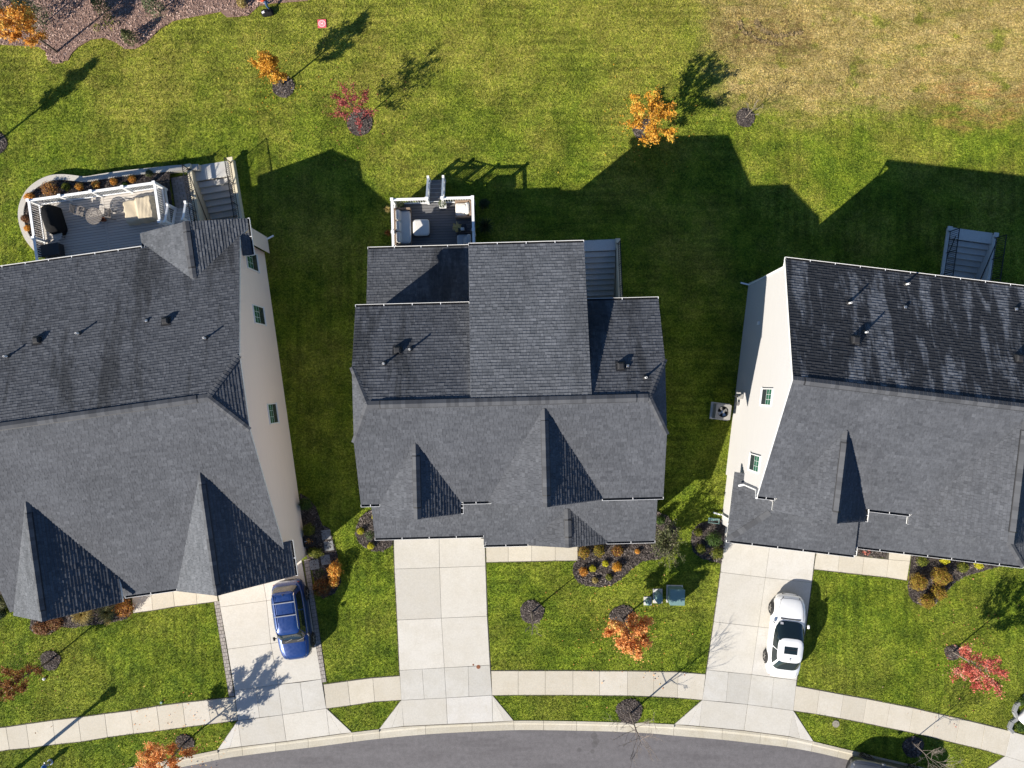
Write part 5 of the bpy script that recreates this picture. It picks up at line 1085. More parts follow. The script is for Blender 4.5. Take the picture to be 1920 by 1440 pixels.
def on2(px, py, z, name, label, cat, rz=0.0):
    x, y, _ = h2.loc(px, py, z); w = h2.wp(x, y); return thing(name, (w[0], w[1], zd), h2.ang+rz, label, cat)
def cushion(parent, c, d, mat='cush', rz=0.0, rx=0.0, ry=0.0, name='cushion'):
    m = MB(); rgs = []
    for z, f in ((-.5, .86), (-.3, .98), (.2, 1.0), (.42, .93), (.5, .74)):
        rgs.append([(d[0]/2*f*math.copysign(abs(math.cos(a))**.35, math.cos(a)), d[1]/2*f*math.copysign(abs(math.sin(a))**.35, math.sin(a)), z*d[2]) for a in (2*math.pi*k/24 for k in range(24))])
    m.loft(rgs); o = m.build(name, MT[mat], parent, smooth=True, loc=c); o.rotation_euler = (rx, ry, rz); return o
# sofa along the left rail
g = on2(757, 426, zd+.4, 'outdoor_sofa', 'wicker sofa with pale cushions along the left rail of the middle deck', 'sofa', 0)
MB().box((.0, 0, .18), (.78, 1.95, .26)).build('base', MT['wicker'], g, bevel=.02); MB().box((-.42, 0, .38), (.12, 1.95, .66)).build('backrest', MT['wicker'], g, bevel=.02); MB().box((0, .98, .32), (.80, .11, .52)).build('armrest', MT['wicker'], g, bevel=.02); MB().box((0, -.98, .32), (.80, .11, .52)).build('armrest', MT['wickerd'], g, bevel=.02)
cushion(g, (.05, 0, .38), (.70, 1.82, .16))
for k in (-1, 0, 1): cushion(g, (-.24, k*.6, .58), (.20, .58, .42), ry=-.25)
for sx in (-1, 1):
    for sy in (-1, 1): MB().box((sx*.32, sy*.9, .03), (.06, .06, .06)).build('leg', MT['wickerd'], g)
g = on2(790, 427, zd+.35, 'ottoman', 'square pale cushioned ottoman in front of the deck sofa', 'ottoman', 0); MB().box((0, 0, .16), (.86, .86, .24)).build('base', MT['wickerd'], g, bevel=.02); cushion(g, (0, 0, .36), (.9, .9, .17))
for sx in (-1, 1):
    for sy in (-1, 1): MB().box((sx*.36, sy*.36, .02), (.06, .06, .05)).build('leg', MT['wickerd'], g)
def lounge_chair(px, py, rz, label, wk, cu):
    g = on2(px, py, zd+.35, 'wicker_chair', label, 'chair', rz); g['group'] = 'wicker chairs on the middle deck'
    MB().box((0, 0, .18), (.82, .80, .26)).build('base', MT[wk], g, bevel=.02); MB().box((-.42, 0, .40), (.12, .80, .62)).build('backrest', MT[wk], g, bevel=.02)
    for s in (-1, 1): MB().box((0, s*.43, .34), (.84, .10, .44)).build('armrest', MT[wk], g, bevel=.02)
    cushion(g, (.04, 0, .38), (.72, .72, .16), cu); cushion(g, (-.24, 0, .58), (.2, .62, .40), cu, ry=-.25); cushion(g, (-.10, .03, .60), (.16, .42, .40), cu, ry=-.6, rz=.1, name='pillow')
lounge_chair(868, 393, math.pi, 'brown wicker chair with white pillows at the rear corner of the middle deck', 'wicker', 'cush'); lounge_chair(871, 452, math.pi, 'dark wicker chair with grey cushions beside the house wall on the middle deck', 'wickerd', 'cushg')
def topiary(px, py, label, key):
    g = on2(px, py, zd+.4, 'potted_topiary', label, 'potted plant'); m = MB(); m.loft([[(a*.15, b*.15, .0) for a, b in ((-1,-1),(1,-1),(1,1),(-1,1))], [(a*.19, b*.19, .36) for a, b in ((-1,-1),(1,-1),(1,1),(-1,1))], [(a*.16, b*.16, .36) for a, b in ((-1,-1),(1,-1),(1,1),(-1,1))], [(a*.16, b*.16, .32) for a, b in ((-1,-1),(1,-1),(1,1),(-1,1))]]); m.build('pot', MT['trim' if key else 'plast'], g)
    n = 500; d = rng.normal(0, 1, (n, 3)); d /= np.linalg.norm(d, axis=1)[:, None]; bulk('foliage', leaf_quads(d*np.array([.21, .21, .24])*rng.uniform(.75, 1.05, n)[:, None]+np.array([0, 0, .58]), .05, d, .7), 4, LEAF['pine'], np.clip(rng.normal(.55, .25, n), 0, 1), g, None)
topiary(751, 385, 'round green topiary in a dark pot at the left corner of the middle deck', 0); topiary(830, 383, 'round green topiary in a white pot beside the middle deck stairs', 1)
# small black stand with a tan dried plant
g = on2(867, 428, zd+.5, 'plant_stand', 'black metal stand beside the dried plant on the middle deck', 'stand', 0); m = MB()
for sx in (-1, 1):
    for sy in (-1, 1): m.bar((sx*.2, sy*.16, 0), (sx*.2, sy*.16, .72), .025, .025)
for z in (.3, .7): m.box((0, 0, z), (.44, .36, .02))
m.build('frame', MT['iron'], g); cushion(g, (.02, -.1, .78), (.2, .16, .1), 'cushg', name='folded_cloth')
g = on2(858, 427, zd+.5, 'dried_plant', 'tan dried plume plant in a dark pot on the middle deck', 'potted plant', 0); MB().lathe([(.12, 0), (.16, .3), (.13, .3)], 14).build('pot', MT['plast'], g)
V = []
for i in range(90):
    a = random.uniform(0, 6.28); q = random.uniform(.03, .2); c = Vector((math.cos(a)*q, math.sin(a)*q, random.uniform(.45, .75))); sd = Vector((-math.sin(a), math.cos(a), 0))*.02; u = Vector((math.cos(a)*.09, math.sin(a)*.09, .03)); V += [c-sd-u, c+sd-u, c+sd+u, c-sd+u]
bulk('plumes', np.array([tuple(v) for v in V]), 4, LEAF['straw'], rng.uniform(.4, 1, 90), g, None)

# ------------------------------------------------------------------ vehicles
def superring(x0, x1, w, z, n=20, e=.42, dome=0.0):
    cx, hx = (x0+x1)/2, (x1-x0)/2
    return [(cx+hx*math.copysign(abs(math.cos(a))**e, math.cos(a)), w*math.copysign(abs(math.sin(a))**e, math.sin(a)), z) for a in (2*math.pi*(k+.5)/n for k in range(n))]
def vehicle(name, px, py, head, L, W_, Hh, paint, label, cat, tops, cab, extra=None, lower=None):
    g = G(px, py, .65); r = thing(name, (g.x, g.y, .03), head, label, cat); hw = W_/2
    xs = [-.5,-.494,-.475,-.43,-.36,-.22,-.05,.10,.24,.34,.41,.455,.485,.497,.5]; ws = [.56,.70,.82,.91,.965,1,1,1,.99,.955,.89,.79,.62,.44,.28]
    rings = []
    for x, w, h in zip(xs, ws, tops):
        w *= hw; lo = .30 if abs(x) > .45 else .22
        half = [(.86*w, lo), (.97*w, lo+.07), (1.0*w, .46), (.995*w, .62 if h > .75 else h-.14), (.965*w, h-.10), (.90*w, h-.025), (.62*w, h+.008), (.25*w, h+.02)]
        rings.append([(x*L, y, z) for y, z in half]+[(x*L, -y, z) for y, z in half[::-1]])
    m = MB(); m.loft(rings); b = m.build('body', MT[paint], r, smooth=True, fix=True)
    ed = b.modifiers.new('edge', 'EDGE_SPLIT'); ed.split_angle = R(48)
    def surf(x, f):
        w = float(np.interp(x/L, xs, ws))*hw; h = float(np.interp(x/L, xs, tops)); return (x, f*w, float(np.interp(abs(f), [0, .25, .62, .90, .965], [h+.02, h+.02, h+.008, h-.025, h-.10]))+.004)
    cb0, cb1, ct0, ct1, belt, wb, wt = cab; EX = .34 if Hh > 1.6 else .46
    prof = [(0, 0), (.55, .60), (.88, .93), (.965, .985), (1.0, 1.0)]; rg = []
    for f, q in prof:
        ins = (1-(1-(f-.88)/.12)**2)*.05 if f > .88 else 0
        rg.append(superring(cb0+(ct0-cb0)*f+ins, cb1+(ct1-cb1)*f-ins, (wb+(wt-wb)*f-ins), belt+(Hh-belt)*q, n=32, e=EX))
    rg.append(superring(ct0+.25, ct1-.25, wt*.55, Hh+.025, n=32, e=.5))
    m = MB(); m.loft(rg); c = m.build('cabin', MT[paint], r, smooth=True, fix=True); c.modifiers.new('edge', 'EDGE_SPLIT').split_angle = R(40)
    zz = lambda f: belt+(Hh-belt)*float(np.interp(f, [0, .55, .88, .965, 1], [0, .6, .93, .985, 1]))
    def hull(f):
        e0, e1 = cb0+(ct0-cb0)*f, cb1+(ct1-cb1)*f; return (e0+e1)/2, (e1-e0)/2, wb+(wt-wb)*f
    def screen(nm, front):
        m = MB(); vs = []; sg = 1 if front else -1
        for f in (.06, .25, .45, .65, .80, .88):
            cx, hx, w = hull(f)
            for s in np.linspace(-1, 1, 13)*(.93 if front else .84): s = float(s); vs.append((cx+sg*(hx*(1-abs(s)**(2/EX))**(EX/2)+.012), s*w, zz(f)+.014))
        m.mesh(vs, [(j*13+i, j*13+i+1, (j+1)*13+i+1, (j+1)*13+i) if front else ((j+1)*13+i, (j+1)*13+i+1, j*13+i+1, j*13+i) for j in range(5) for i in range(12)]); m.build(nm, MT['carglass'], r, smooth=True)
    screen('windscreen', True); screen('rear_window', False)
    for s in (-1, 1):
        for (u0, u1) in ((-.78, -.10), (-.04, .80)):
            m = MB(); vs = []
            for f in (.08, .3, .55, .84):
                cx, hx, w = hull(f)
                for u in np.linspace(u0, u1, 5): u = float(u); vs.append((cx+hx*u, s*(w*(1-abs(u)**(2/EX))**(EX/2)+.014), zz(f)))
            m.mesh(vs, [(j*5+i, j*5+i+1, (j+1)*5+i+1, (j+1)*5+i) for j in range(3) for i in range(4)]); m.build('side_window', MT['carglass'], r)
        mm = MB(); mm.loft([superring(cb1-.32, cb1-.14, .045, belt+.03), superring(cb1-.34, cb1-.12, .06, belt+.10), superring(cb1-.30, cb1-.15, .04, belt+.17)]); o = mm.build('mirror', MT[paint if paint != 'bluep' else 'plast'], r, smooth=True); o.location.y = s*(hw+.07)
        MB().bar((cb1-.23, s*(hw-.06), belt+.04), (cb1-.23, s*(hw+.06), belt+.07), .05, .03).build('mirror_arm', MT['plast'], r)
        for fx in (-.292, .298):
            w = thing('wheel', (0, 0, 0), 0, None, None); w.parent = r
            bpy.data.objects.remove(w)
            x = fx*L; rr = .335 if Hh < 1.6 else .37; m = MB(); m.loft([[(x+q*math.cos(a), s*(hw-.20+dy), rr+q*math.sin(a)-.02) for a in (2*math.pi*k/24 for k in range(24))] for q, dy in ((rr*.9, 0), (rr, .03), (rr, .19), (rr*.93, .225), (rr*.68, .222))]); ty = m.build('wheel', MT['tyre'], r, smooth=True, fix=True)
            m = MB(); q = rr*.66; m.loft([[(x+q2*math.cos(a), s*(hw-.2+dy), rr+q2*math.sin(a)-.02) for a in (2*math.pi*k/20 for k in range(20))] for q2, dy in ((q, .222), (q*.92, .20), (q*.86, .15), (.02, .15))]); m.build('rim', MT['ventdark'], ty, fix=True)
            m = MB()
            for k in range(5): a = k*1.2566; m.bar((x, s*(hw+.012), rr-.02), (x+q*.95*math.cos(a), s*(hw+.015), rr-.02+q*.95*math.sin(a)), .035, .06)
            m.build('spokes', MT['rim'], ty)
            m = MB(); m.loft([[(x+q2*math.cos(a), s*(hw-.012+dy), rr-.02+q2*math.sin(a)) for a in (math.pi*k/14 for k in range(15))] for q2, dy in ((rr+.02, -.05), (rr+.02, .016), (rr+.07, .014), (rr+.07, -.05))], closed=False, cap=False); m.build('wheel_arch', MT['plast'], r)
        hl = MB(); zt = tops[11]; hl.loft([[(L*.425, s*hw*.90, zt-.13), (L*.425, s*hw*.90, zt-.02), (L*.468, s*hw*.80, zt-.16), (L*.468, s*hw*.80, zt-.04)], [(L*.462, s*hw*.52, zt-.12), (L*.462, s*hw*.52, zt-.015), (L*.492, s*hw*.50, zt-.2), (L*.492, s*hw*.50, zt-.07)]]); 
        h_ = MB(); h_.poly([Vector(surf(L*a, s*b))+Vector((.006, 0, .006)) for a, b in ((.405, .93), (.44, .955), (.468, .93), (.478, .70), (.462, .62), (.435, .76))][::s]); h_.build('headlight', MT['lens'], r)
        tl = MB(); tl.box((-L*.486, s*hw*.66, tops[1]-.10), (.05, .26, .10), rz=-s*.25); tl.build('tail_light', MT['redlens'], r, bevel=.02)
    m = MB(); m.box((L*.494, 0, .48), (.05, W_*.48, .18)); m.build('grille', MT['plast'], r, bevel=.01)
    m = MB(); m.loft([superring(-L*.5-.01, -L*.5+.42, hw*.80, .32, e=.7), superring(-L*.5-.03, -L*.5+.44, hw*.85, .45, e=.7), superring(-L*.5-.01, -L*.5+.4, hw*.80, .60, e=.7)]); m.build('rear_bumper', MT[lower or paint], r, smooth=True)
    m = MB(); m.loft([superring(L*.5-.62, L*.5+.01, hw*.80, .30, e=.85), superring(L*.5-.64, L*.5+.035, hw*.83, .42, e=.85), superring(L*.5-.6, L*.5+.01, hw*.76, .53, e=.85)]); m.build('front_bumper', MT[lower or paint], r, smooth=True)
    MB().tube([(ct0+.16, 0, Hh+.02), (ct0+.04, 0, Hh+.10)], [.03, .012], 6).build('antenna', MT['plast'], r)
    gaps = [[surf(cb1+.02+(L*.455-cb1)*k/8, s*(.80-.06*k/8)) for k in range(9)] for s in (-1, 1)] + [[surf(L*.462-.03*abs(k)/4, k*.74/4) for k in range(-4, 5)]]
    if Hh < 1.6: gaps += [[surf(cb0-.02-k*.09, s*.80) for k in range(4)] for s in (-1, 1)]
    for gp in gaps: MB().tube(gp, .007, 4).build('panel_gap', MT['plast'], r)
    if extra: extra(r, L, W_, Hh, cab)
    return r
def suv_extra(r, L, W_, Hh, cab):
    cb0, cb1, ct0, ct1, belt, wb, wt = cab
    for s in (-1, 1):
        m = MB(); m.tube([(ct0+.10, s*wt*.90, Hh-.02), (ct0+.2, s*wt*.90, Hh+.07), (ct1-.35, s*wt*.90, Hh+.07), (ct1-.2, s*wt*.90, Hh-.01)], .022, 6); m.build('roof_rail', MT['chrome'], r)
    for x in (ct0+.55, ct0+1.25): MB().bar((x, -wt*.9, Hh+.08), (x, wt*.9, Hh+.08), .05, .025).build('roof_crossbar', MT['metal'], r)
    for k in range(4): y = -.42+k*.28; MB().bar((ct0+.2, y, Hh+.018), (ct0+1.6, y, Hh+.02), .03, .02).build('roof_rib', MT['bluep'], r)
    for s in (-1, 1): MB().bar((cb1+.08, s*.38, belt-.02), (L*.46, s*.42, belt-.13), .05, .03).build('bonnet_crease', MT['bluep'], r)
    MB().box((cb1+.06, 0, belt+.005), (.16, wb*1.5, .03)).build('cowl', MT['plast'], r)
    for s in (-.4, .25): MB().bar((cb1+.06, s, belt+.03), (cb1-.10, s+.42, belt+.14), .02, .015).build('wiper', MT['plast'], r)
def sedan_extra(r, L, W_, Hh, cab):
    cb0, cb1, ct0, ct1, belt, wb, wt = cab
    MB().box((ct1-.50, 0, Hh+.012), (.42, .74, .035)).build('sunroof', MT['carglass'], r, bevel=.02)
    MB().box((ct1-.46, 0, Hh+.033), (.03, .64, .012)).build('sunroof_bar', MT['plast'], r)
    m = MB(); m.bar((cb1+.05, -.55, belt+.01), (cb1+.05, .55, belt+.01), .06, .02); m.build('cowl', MT['plast'], r)
    MB().box((cb1-.18, .50, belt+.13), (.12, .16, .004), ry=.5).build('windscreen_sticker', MT['padw'], r)
    MB().box((L*.486, 0, .60), (.03, .16, .07)).build('badge', MT['chrome'], r)
sedan_tops = [.62,.80,.93,1.00,1.02,1.0,.97,.96,.95,.90,.83,.76,.68,.60,.52]; suv_tops = [.80,.98,1.06,1.10,1.10,1.10,1.09,1.08,1.06,1.03,.99,.94,.84,.70,.58]
vehicle('sedan', 1474, 1192, R(83.2), 4.55, 1.82, 1.46, 'whitep', 'white four-door sedan with open sunroof on the right driveway', 'car', sedan_tops, (-1.80, .98, -1.12, -.02, .965, .84, .66), sedan_extra)
vehicle('estate_car', 549, 1162, R(-82), 4.35, 1.80, 1.68, 'bluep', 'blue sport utility car with roof rails on the left driveway', 'car', suv_tops, (-2.02, .98, -1.82, .42, 1.08, .82, .66), suv_extra, lower='plast')
def pk_extra(r, L, W_, Hh, cab): pass
vehicle('parked_car', 1668, 1464, R(166.5), 4.7, 1.86, 1.5, 'silver', 'dark grey car parked at the kerb, cut by the bottom edge', 'car', [z+.03 for z in sedan_tops], (-1.85, 1.05, -1.25, .10, 1.0, .84, .66), pk_extra, lower='plast')

# ------------------------------------------------------------------ site furniture and small things
def cabinet(px, py, w, d, h, label, rz=0.0, round_=False):
    g = G(px, py, h); r = thing('utility_cabinet', (g.x, g.y, 0), rz, label, 'utility box', 'green utility cabinets on the middle lawn')
    if round_: m = MB(); m.lathe([(w*.5, 0), (w*.48, h*.8), (w*.36, h*.96), (.02, h)], 16); o = m.build('hood', MT['teal'], r, smooth=True); o.scale = (1, d/w, 1)
    else: MB().box((0, 0, h/2), (w, d, h)).build('box', MT['teal'], r, bevel=.03); MB().box((0, 0, h+.012), (w+.03, d+.03, .03)).build('lid', MT['teal'], r, bevel=.012); MB().box((0, -d/2-.01, h*.5), (.1, .03, .12)).build('latch', MT['iron'], r)
    MB().box((0, 0, .02), (w+.12, d+.12, .05)).build('pad', MT['areaway'], r, bevel=.01); EXCL.append([(g.x-w/2, g.y-d/2), (g.x+w/2, g.y-d/2), (g.x+w/2, g.y+d/2), (g.x-w/2, g.y+d/2)])
cabinet(1270, 1120, .80, .86, .72, 'large square green utility box on the middle lawn', R(-1)); cabinet(1237, 1123, .42, .68, .6, 'rounded green utility box left of the large square one', 0, True); cabinet(1217, 1131, .32, .36, .45, 'smallest green utility pedestal nearest the coral-orange tree', 0, True)
# air conditioner at the cream wall
g = G(1356, 772, .75); ac = thing('air_conditioner', (g.x, g.y, 0), R(-6.8), 'grey air conditioner with top fan beside the cream wall', 'air conditioner'); MB().box((0, 0, .05), (1.05, .95, .1)).build('pad', MT['areaway'], ac, bevel=.01); m = MB()
for sx in (-1, 1): m.box((sx*.40, 0, .42), (.03, .8, .66))
for sy in (-1, 1): m.box((0, sy*.40, .42), (.77, .03, .66))
m.build('casing', MT['acgrey'], ac)
top = MB(); n = 28; sq = [(.42*max(-1, min(1, 1.42*math.cos(2*math.pi*k/n))), .42*max(-1, min(1, 1.42*math.sin(2*math.pi*k/n))), .78) for k in range(n)]; ci = [(.31*math.cos(2*math.pi*k/n), .31*math.sin(2*math.pi*k/n), .785) for k in range(n)]; top.loft([sq, ci, [(x, y, .60) for x, y, z in ci]], cap=False); top.build('top_panel', MT['acgrey'], ac)
MB().lathe([(.3, .45), (.3, .46)], 20).build('coil', MT['ventdark'], ac)
for k in range(4):
    a = k*1.571+.5; m = MB(); m.poly([(.05*math.cos(a), .05*math.sin(a), .62), (.27*math.cos(a-.35), .27*math.sin(a-.35), .60), (.28*math.cos(a+.35), .28*math.sin(a+.35), .66), (.07*math.cos(a+.9), .07*math.sin(a+.9), .65)]); m.build('fan_blade', MT['metal'], ac)
MB().lathe([(.09, .60), (.09, .70), (.03, .72)], 14).build('hub', MT['metal'], ac)
for q in (.14, .22, .29): MB().tube([(q*math.cos(a), q*math.sin(a), .79) for a in (2*math.pi*k/24 for k in range(25))], .005, 4, cap=False).build('guard_wire', MT['iron'], ac)
# meter on the wall
x, y, _ = h3.loc(1378, 742, 1.4); w = h3.wp(.06, y); mt_ = thing('electric_meter', (w[0], w[1], 0), R(-6.8), 'grey electric meter with conduit on the cream wall', 'meter'); MB().box((0, 0, 1.35), (.14, .28, .42)).build('box', MT['acgrey'], mt_, bevel=.01); m = MB(); m.lathe([(.09, 0), (.09, .1), (.07, .12)], 14); o = m.build('dial', MT['metal'], mt_); o.location = (-.07, 0, 1.4); o.rotation_euler = (0, R(-90), 0); MB().tube([(0, 0, 1.15), (0, 0, .0)], .03, 8).build('conduit', MT['metal'], mt_); MB().box((.0, -.42, .9), (.12, .2, .3)).build('switch_box', MT['metal'], mt_, bevel=.01)
# splash block
g = G(1338, 976); o = thing('splash_block', (g.x, g.y, 0), R(-6.8), 'green downspout tray at the corner of the right house', 'splash block'); m = MB(); m.box((0, 0, .03), (.62, .28, .03)); m.box((0, .13, .07), (.62, .03, .08)); m.box((0, -.13, .07), (.62, .03, .08)); m.build('tray', MT['teal'], o); MB().box((.28, 0, .06), (.04, .24, .07)).build('back', MT['teal'], o)
# hydrant near the bottom left
g = G(95, 1428); hy = thing('fire_hydrant', (g.x, g.y, 0), R(20), 'silver fire hydrant with blue cap on the left verge', 'fire hydrant'); MB().lathe([(.17, 0), (.17, .05), (.11, .07), (.11, .50), (.14, .52), (.14, .56)], 16).build('barrel', MT['metal'], hy, smooth=False); MB().lathe([(.135, .56), (.12, .66), (.05, .72), (.04, .78)], 16).build('bonnet', plain('blue_cap', (.03, .12, .35), .4), hy)
for a in (0, 1.571, 3.1416): MB().tube([(.1*math.cos(a), .1*math.sin(a), .42), (.2*math.cos(a), .2*math.sin(a), .42)], .06, 10).build('outlet', MT['metal'], hy)
# street lamp whose shadow crosses the left sidewalk
g = G(13, 1457); lp = thing('street_lamp', (g.x, g.y, 0), 0, 'post-top street lamp at the bottom left, casting a long shadow', 'street lamp'); MB().tube([(0, 0, 0), (0, 0, .6), (0, 0, .62), (0, 0, 3.9)], [.16, .14, .105, .085], 12).build('post', MT['iron'], lp); MB().lathe([(.08, 3.9), (.2, 4.0), (.26, 4.35), (.30, 4.37), (.12, 4.52), (.03, 4.6)], 16).build('lantern', MT['iron'], lp)
# landing pad
g = G(604, 45); o = thing('landing_pad', (g.x, g.y, 0), R(3), 'small red square landing pad with a white ringed H on the back lawn', 'landing pad'); MB().box((0, 0, .045), (.48, .48, .02)).build('mat', MT['pad'], o, bevel=.008); m = MB()
for r0, r1 in ((.17, .195), (.125, .14)):
    for k in range(28): a, b = 2*math.pi*k/28, 2*math.pi*(k+1)/28; m.poly([(r0*math.cos(a), r0*math.sin(a), .0565), (r1*math.cos(a), r1*math.sin(a), .0565), (r1*math.cos(b), r1*math.sin(b), .0565), (r0*math.cos(b), r0*math.sin(b), .0565)])
m.build('ring_print', MT['padw'], o); m = MB(); m.box((-.05, 0, .056), (.03, .15, .002)); m.box((.05, 0, .056), (.03, .15, .002)); m.box((0, 0, .056), (.07, .03, .002)); m.build('letter_print', MT['padw'], o)
EXCL.append([(g.x-.27, g.y-.27), (g.x+.27, g.y-.27), (g.x+.27, g.y+.27), (g.x-.27, g.y+.27)])
# carrying bag
g = G(503, 26); o = thing('carry_bag', (g.x, g.y, 0), R(10), 'black carry bag on the grass at the person\'s feet', 'bag'); m = MB(); m.loft([superring(-.32, .32, .17, .02), superring(-.34, .34, .19, .1), superring(-.32, .32, .17, .24), superring(-.24, .24, .10, .29)]); m.build('body', MT['black'], o, smooth=True); MB().box((-.2, -.02, .285), (.16, .12, .012), rz=.3).build('label', MT['padw'], o); MB().tube([(-.15, 0, .28), (-.1, -.06, .36), (.1, -.06, .36), (.15, 0, .28)], .014, 6).build('handle', MT['black'], o)
# small lids, balls and markers
def disc(px, py, r, h, mat, name, label, cat, z=.032):
    g = G(px, py); o = MB().lathe([(r, z-.02), (r, z+h*.7), (r*.9, z+h)], 18).build(name, MT[mat], loc=(g.x, g.y, 0)); tag(o, label, cat); m = MB(); m.lathe([(r*.45, z+h+.0005), (r*.42, z+h+.004)], 12); m.build('boss', MT[mat], o)
disc(897, 1250, .115, .008, 'rust', 'cleanout_cap', 'rusty round cap on the middle driveway', 'cap'); disc(887.5, 1246, .05, .008, 'rust', 'cleanout_cap', 'small rusty cap left of the larger one on the middle driveway', 'cap'); disc(1567, 1357, .20, .02, 'lidtan', 'meter_lid', 'round pale meter lid in the right verge grass', 'lid', z=.02); disc(303, 1317, .07, .05, 'teal', 'marker_cap', 'small green marker cap at the left sidewalk edge', 'cap', z=.03)
g = G(84, 1272); o = MB().lathe([(.03, .01), (.07, .04), (.085, .085), (.06, .13), (.02, .145)], 14).build('ball', MT['padw'], loc=(g.x, g.y, 0), smooth=True); tag(o, 'white ball on the left front lawn', 'ball'); m = MB(); m.lathe([(.02, .146), (.01, .148)], 8); m.build('valve', MT['plast'], o)
# stone-edged bed at the right edge
eg = [(1930,1292),(1916,1312),(1904,1320),(1899,1332),(1905,1345),(1895,1352),(1890,1364),(1897,1372)]
er = thing('stone_edging', (0, 0, 0), 0, 'row of rough edging stones round the bed at the right edge', 'edging'); ep = [P2(*p) for p in eg]
for i in range(len(ep)-1):
    p, q = Vector((*ep[i], 0)), Vector((*ep[i+1], 0)); L = (q-p).length
    if L < .05: continue
    MB().box((p+q)/2+Vector((0, 0, .09)), (L+.02, .20, .2+random.uniform(-.02, .03)), math.atan2((q-p).y, (q-p).x)).build('stone', MT['stone'], er, bevel=.03)
g = G(1934, 1346, .5); tag(MB().loft([superring(-.5, .9, .34, .05), superring(-.55, .95, .38, .4), superring(-.4, .8, .25, .55)]).build('white_boulder', MT['padw'], loc=(g.x, g.y, 0), rz=R(50), smooth=True), 'white rounded boulder in the stone-edged bed at the right edge', 'boulder')
shrub(1915,1362,12,.35,'green','low green plant in the stone-edged bed',leaf=.06)
shrub(1918,1315,9,.3,'green','green tuft at the top of the stone-edged bed',leaf=.06)
# tyre ruts of churned soil in the dry field
for lab, arc in (('outer churned soil rut in the dry grass at the top right', [(1418,40),(1424,52),(1440,62),(1458,68),(1478,66),(1500,60)]), ('inner churned soil rut in the dry grass at the top right', [(1386,42),(1392,58),(1410,68),(1432,78),(1462,84)])):
    ap = smooth_poly([P2(*p) for p in arc], 6, False); V = []; T_ = []
    for x, y in ap:
        for _ in range(5):
            c = Vector((x+random.gauss(0, .06), y+random.gauss(0, .06), random.uniform(.0, .03))); s = random.uniform(.03, .10); a = random.uniform(0, 6); u = Vector((math.cos(a), math.sin(a), random.uniform(-.4, .4)))*s; w = Vector((-math.sin(a), math.cos(a), random.uniform(-.4, .4)))*s*.6; V += [c-u-w, c+u-w, c+u+w+Vector((0, 0, .04)), c-u+w]; T_.append(random.uniform(0, .8))
    o = bulk('churned_soil', np.array([tuple(v) for v in V]), 4, MT['chips'], T_); o['label'] = lab
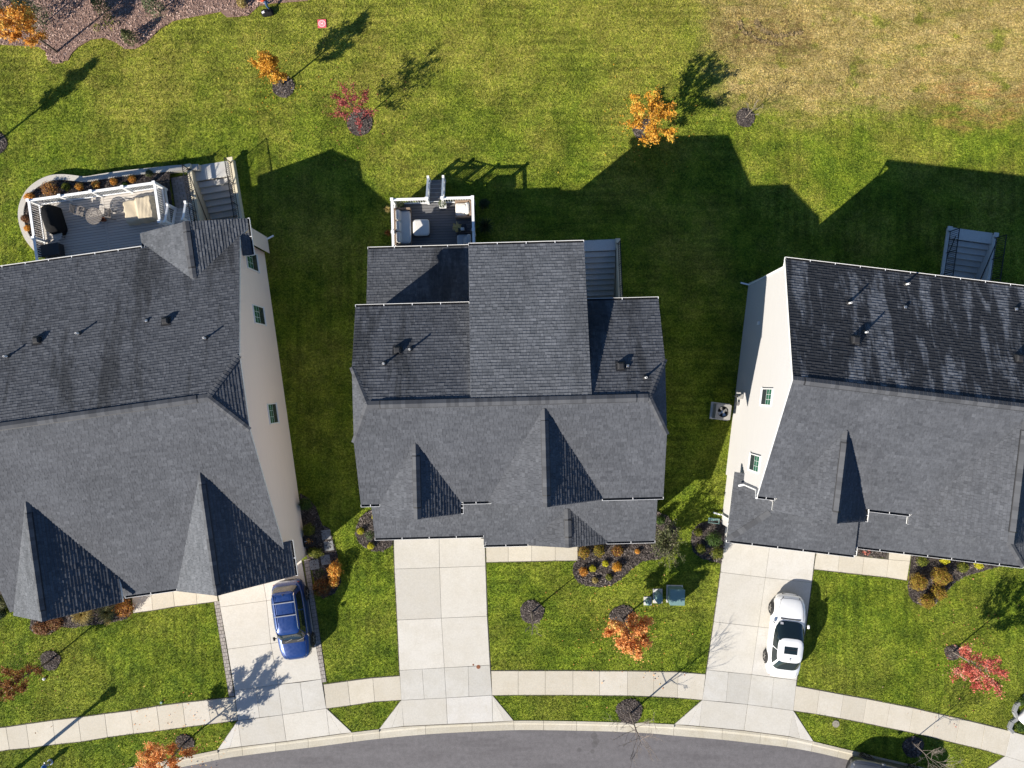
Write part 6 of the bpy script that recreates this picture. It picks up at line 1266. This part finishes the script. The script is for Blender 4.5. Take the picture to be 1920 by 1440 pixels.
# ------------------------------------------------------------------ person at the top edge
def person(px, py):
    g = G(px, py); r = thing('person', (g.x, g.y, .03), R(200), 'person in orange top and blue jeans standing at the top edge', 'person')
    J = {'pelvis': (0,0,.96,.155), 'belly': (.0,0,1.12,.145), 'chest': (.01,0,1.32,.165), 'neckb': (0,0,1.47,.075), 'neck': (.0,0,1.53,.06), 'head': (.03,0,1.62,.095), 'crown': (.02,0,1.72,.085),
         'hipL': (0,.10,.90,.10), 'kneeL': (.06,.16,.50,.065), 'ankL': (.02,.20,.10,.045), 'toeL': (.17,.22,.04,.04), 'hipR': (0,-.10,.90,.10), 'kneeR': (.03,-.16,.50,.065), 'ankR': (-.04,-.20,.10,.045), 'toeR': (.11,-.22,.04,.04),
         'shL': (0,.17,1.42,.075), 'elL': (.05,.24,1.16,.05), 'wrL': (.24,.16,1.08,.035), 'haL': (.31,.12,1.10,.035), 'shR': (0,-.17,1.42,.075), 'elR': (.05,-.24,1.16,.05), 'wrR': (.24,-.16,1.08,.035), 'haR': (.31,-.12,1.10,.035)}
    E_ = [('pelvis','belly'),('belly','chest'),('chest','neckb'),('neckb','neck'),('neck','head'),('head','crown')]
    for s in 'LR': E_ += [('pelvis','hip'+s),('hip'+s,'knee'+s),('knee'+s,'ank'+s),('ank'+s,'toe'+s),('chest','sh'+s),('sh'+s,'el'+s),('el'+s,'wr'+s),('wr'+s,'ha'+s)]
    for s, y in (('L', 1), ('R', -1)):
        for k, (dx, dy, dz, L) in enumerate(((.06,-.035,.0,1),(.075,-.012,.005,1),(.07,.012,.0,1),(.055,.032,-.005,1),(.03,-.05,.03,1))):
            b = J['ha'+s]; nm = 'f%d%s' % (k, s); J[nm] = (b[0]+dx, b[1]+dy*y, b[2]+dz, .010); J[nm+'t'] = (b[0]+dx*1.35, b[1]+dy*y-.01*y, b[2]+dz-.035, .008); E_ += [('ha'+s, nm), (nm, nm+'t')]
    ks = list(J); me = bpy.data.meshes.new('body'); me.from_pydata([J[k][:3] for k in ks], [(ks.index(a), ks.index(b)) for a, b in E_], [])
    o = bpy.data.objects.new('body_rig', me); COL.objects.link(o); sk = o.modifiers.new('skin', 'SKIN'); o.modifiers.new('sub', 'SUBSURF').levels = 2
    for i, k in enumerate(ks): v = me.skin_vertices[0].data[i]; v.radius = (J[k][3], J[k][3]); v.use_root = (k == 'pelvis')
    dg = bpy.context.evaluated_depsgraph_get(); em = bpy.data.meshes.new_from_object(o.evaluated_get(dg)); bpy.data.objects.remove(o)
    for m in ('denim', 'orange', 'skin', 'shoe'): em.materials.append(MT[m])
    for p in em.polygons:
        c = p.center; p.use_smooth = True
        p.material_index = 3 if c.z < .11 else 0 if c.z < .99 else 2 if (c.z > 1.48 or c.x > .22) else 1
    b = bpy.data.objects.new('body', em); COL.objects.link(b); b.parent = r
    hm = MB(); hm.lathe([(.102, 1.60), (.108, 1.66), (.10, 1.74), (.07, 1.79), (.02, 1.81)], 16, (.0, 0)); hm.build('hair', MT['hair'], r, smooth=True)
    for s in (-1, 1): MB().lathe([(.012, 0), (.008, .008)], 8).build('eye', MT['hair'], r, loc=(.112, s*.035, 1.64))
    MB().loft([[(.115, -.015, 1.60), (.115, .015, 1.60), (.11, 0, 1.65)], [(.14, -.004, 1.60), (.14, .004, 1.60), (.12, 0, 1.645)]]).build('nose', MT['skin'], r); MB().box((.112, 0, 1.565), (.01, .05, .012)).build('mouth', MT['pad'], r)
    MB().box((.36, 0, 1.12), (.12, .22, .05)).build  # nothing held that the picture shows
person(506, 14)

# ------------------------------------------------------------------ grass blades over all open turf
def grass(n):
    X = rng.uniform(-30.5, 30.5, n); Y = rng.uniform(-23.2, 23.2, n); keep = np.ones(n, bool)
    for p in EXCL: keep &= ~inside(p, X, Y)
    X, Y = X[keep], Y[keep]; n = len(X)
    lane = np.where(np.abs(X-3) < 10, np.sin(Y*2.1), np.sin(X*1.95)); a = rng.uniform(0, 6.28, n)
    L = rng.uniform(.045, .115, n); tilt = rng.uniform(.25, 1.25, n); w = rng.uniform(.010, .021, n)
    dx, dy = np.cos(a), np.sin(a); ax = np.where(np.abs(X-3) < 10, .35*lane, 0); ay = np.where(np.abs(X-3) < 10, 0, .35*lane)
    tx, ty, tz = X+L*(dx*np.sin(tilt)+ax*.5), Y+L*(dy*np.sin(tilt)+ay*.5), L*np.cos(tilt)
    b = rng.uniform(0, 6.28, n); bx, by = np.cos(b)*w, np.sin(b)*w
    V = np.empty((n, 3, 3)); z0 = np.full(n, .001); V[:, 0] = np.stack([X-bx, Y-by, z0], 1); V[:, 1] = np.stack([X+bx, Y+by, z0], 1); V[:, 2] = np.stack([tx, ty, tz], 1)
    o = bulk('grass', V.reshape(-1, 3), 3, MT['blade'], np.clip(rng.normal(.5, .26, n), 0, 1)); o['label'] = 'short grass blades of the lawns'
grass(1150000)
# fallen leaves blown round the coloured trees
def fallen(px, py, n, spread, key, label):
    g = G(px, py); X = g.x+rng.normal(0, spread, n); Y = g.y+rng.normal(0, spread, n); k = np.ones(n, bool)
    C = np.stack([X, Y, rng.uniform(.05, .10, n)], 1)[k]; V = leaf_quads(C, .085, np.array([[0, 0, 1.6]]), .6)
    o = bulk('fallen_leaves', V, 4, LEAF[key], rng.uniform(0, 1, len(C))); o['label'] = label
for a in ((1165,1190,170,1.6,'coral','fallen orange leaves round the coral-orange tree'), (350,1400,130,1.5,'coral','fallen orange leaves round the orange street tree'), (1210,230,150,1.7,'yellow','fallen yellow leaves round the yellow-orange tree'), (665,215,90,1.4,'crimson','fallen red leaves round the dark red tree'), (1800,1235,120,1.5,'red','fallen red leaves round the bright red tree'), (520,150,110,1.3,'yellow','fallen yellow leaves round the narrow yellow tree'), (60,1250,110,1.6,'brown','fallen brown leaves on the left front lawn')): fallen(*a)
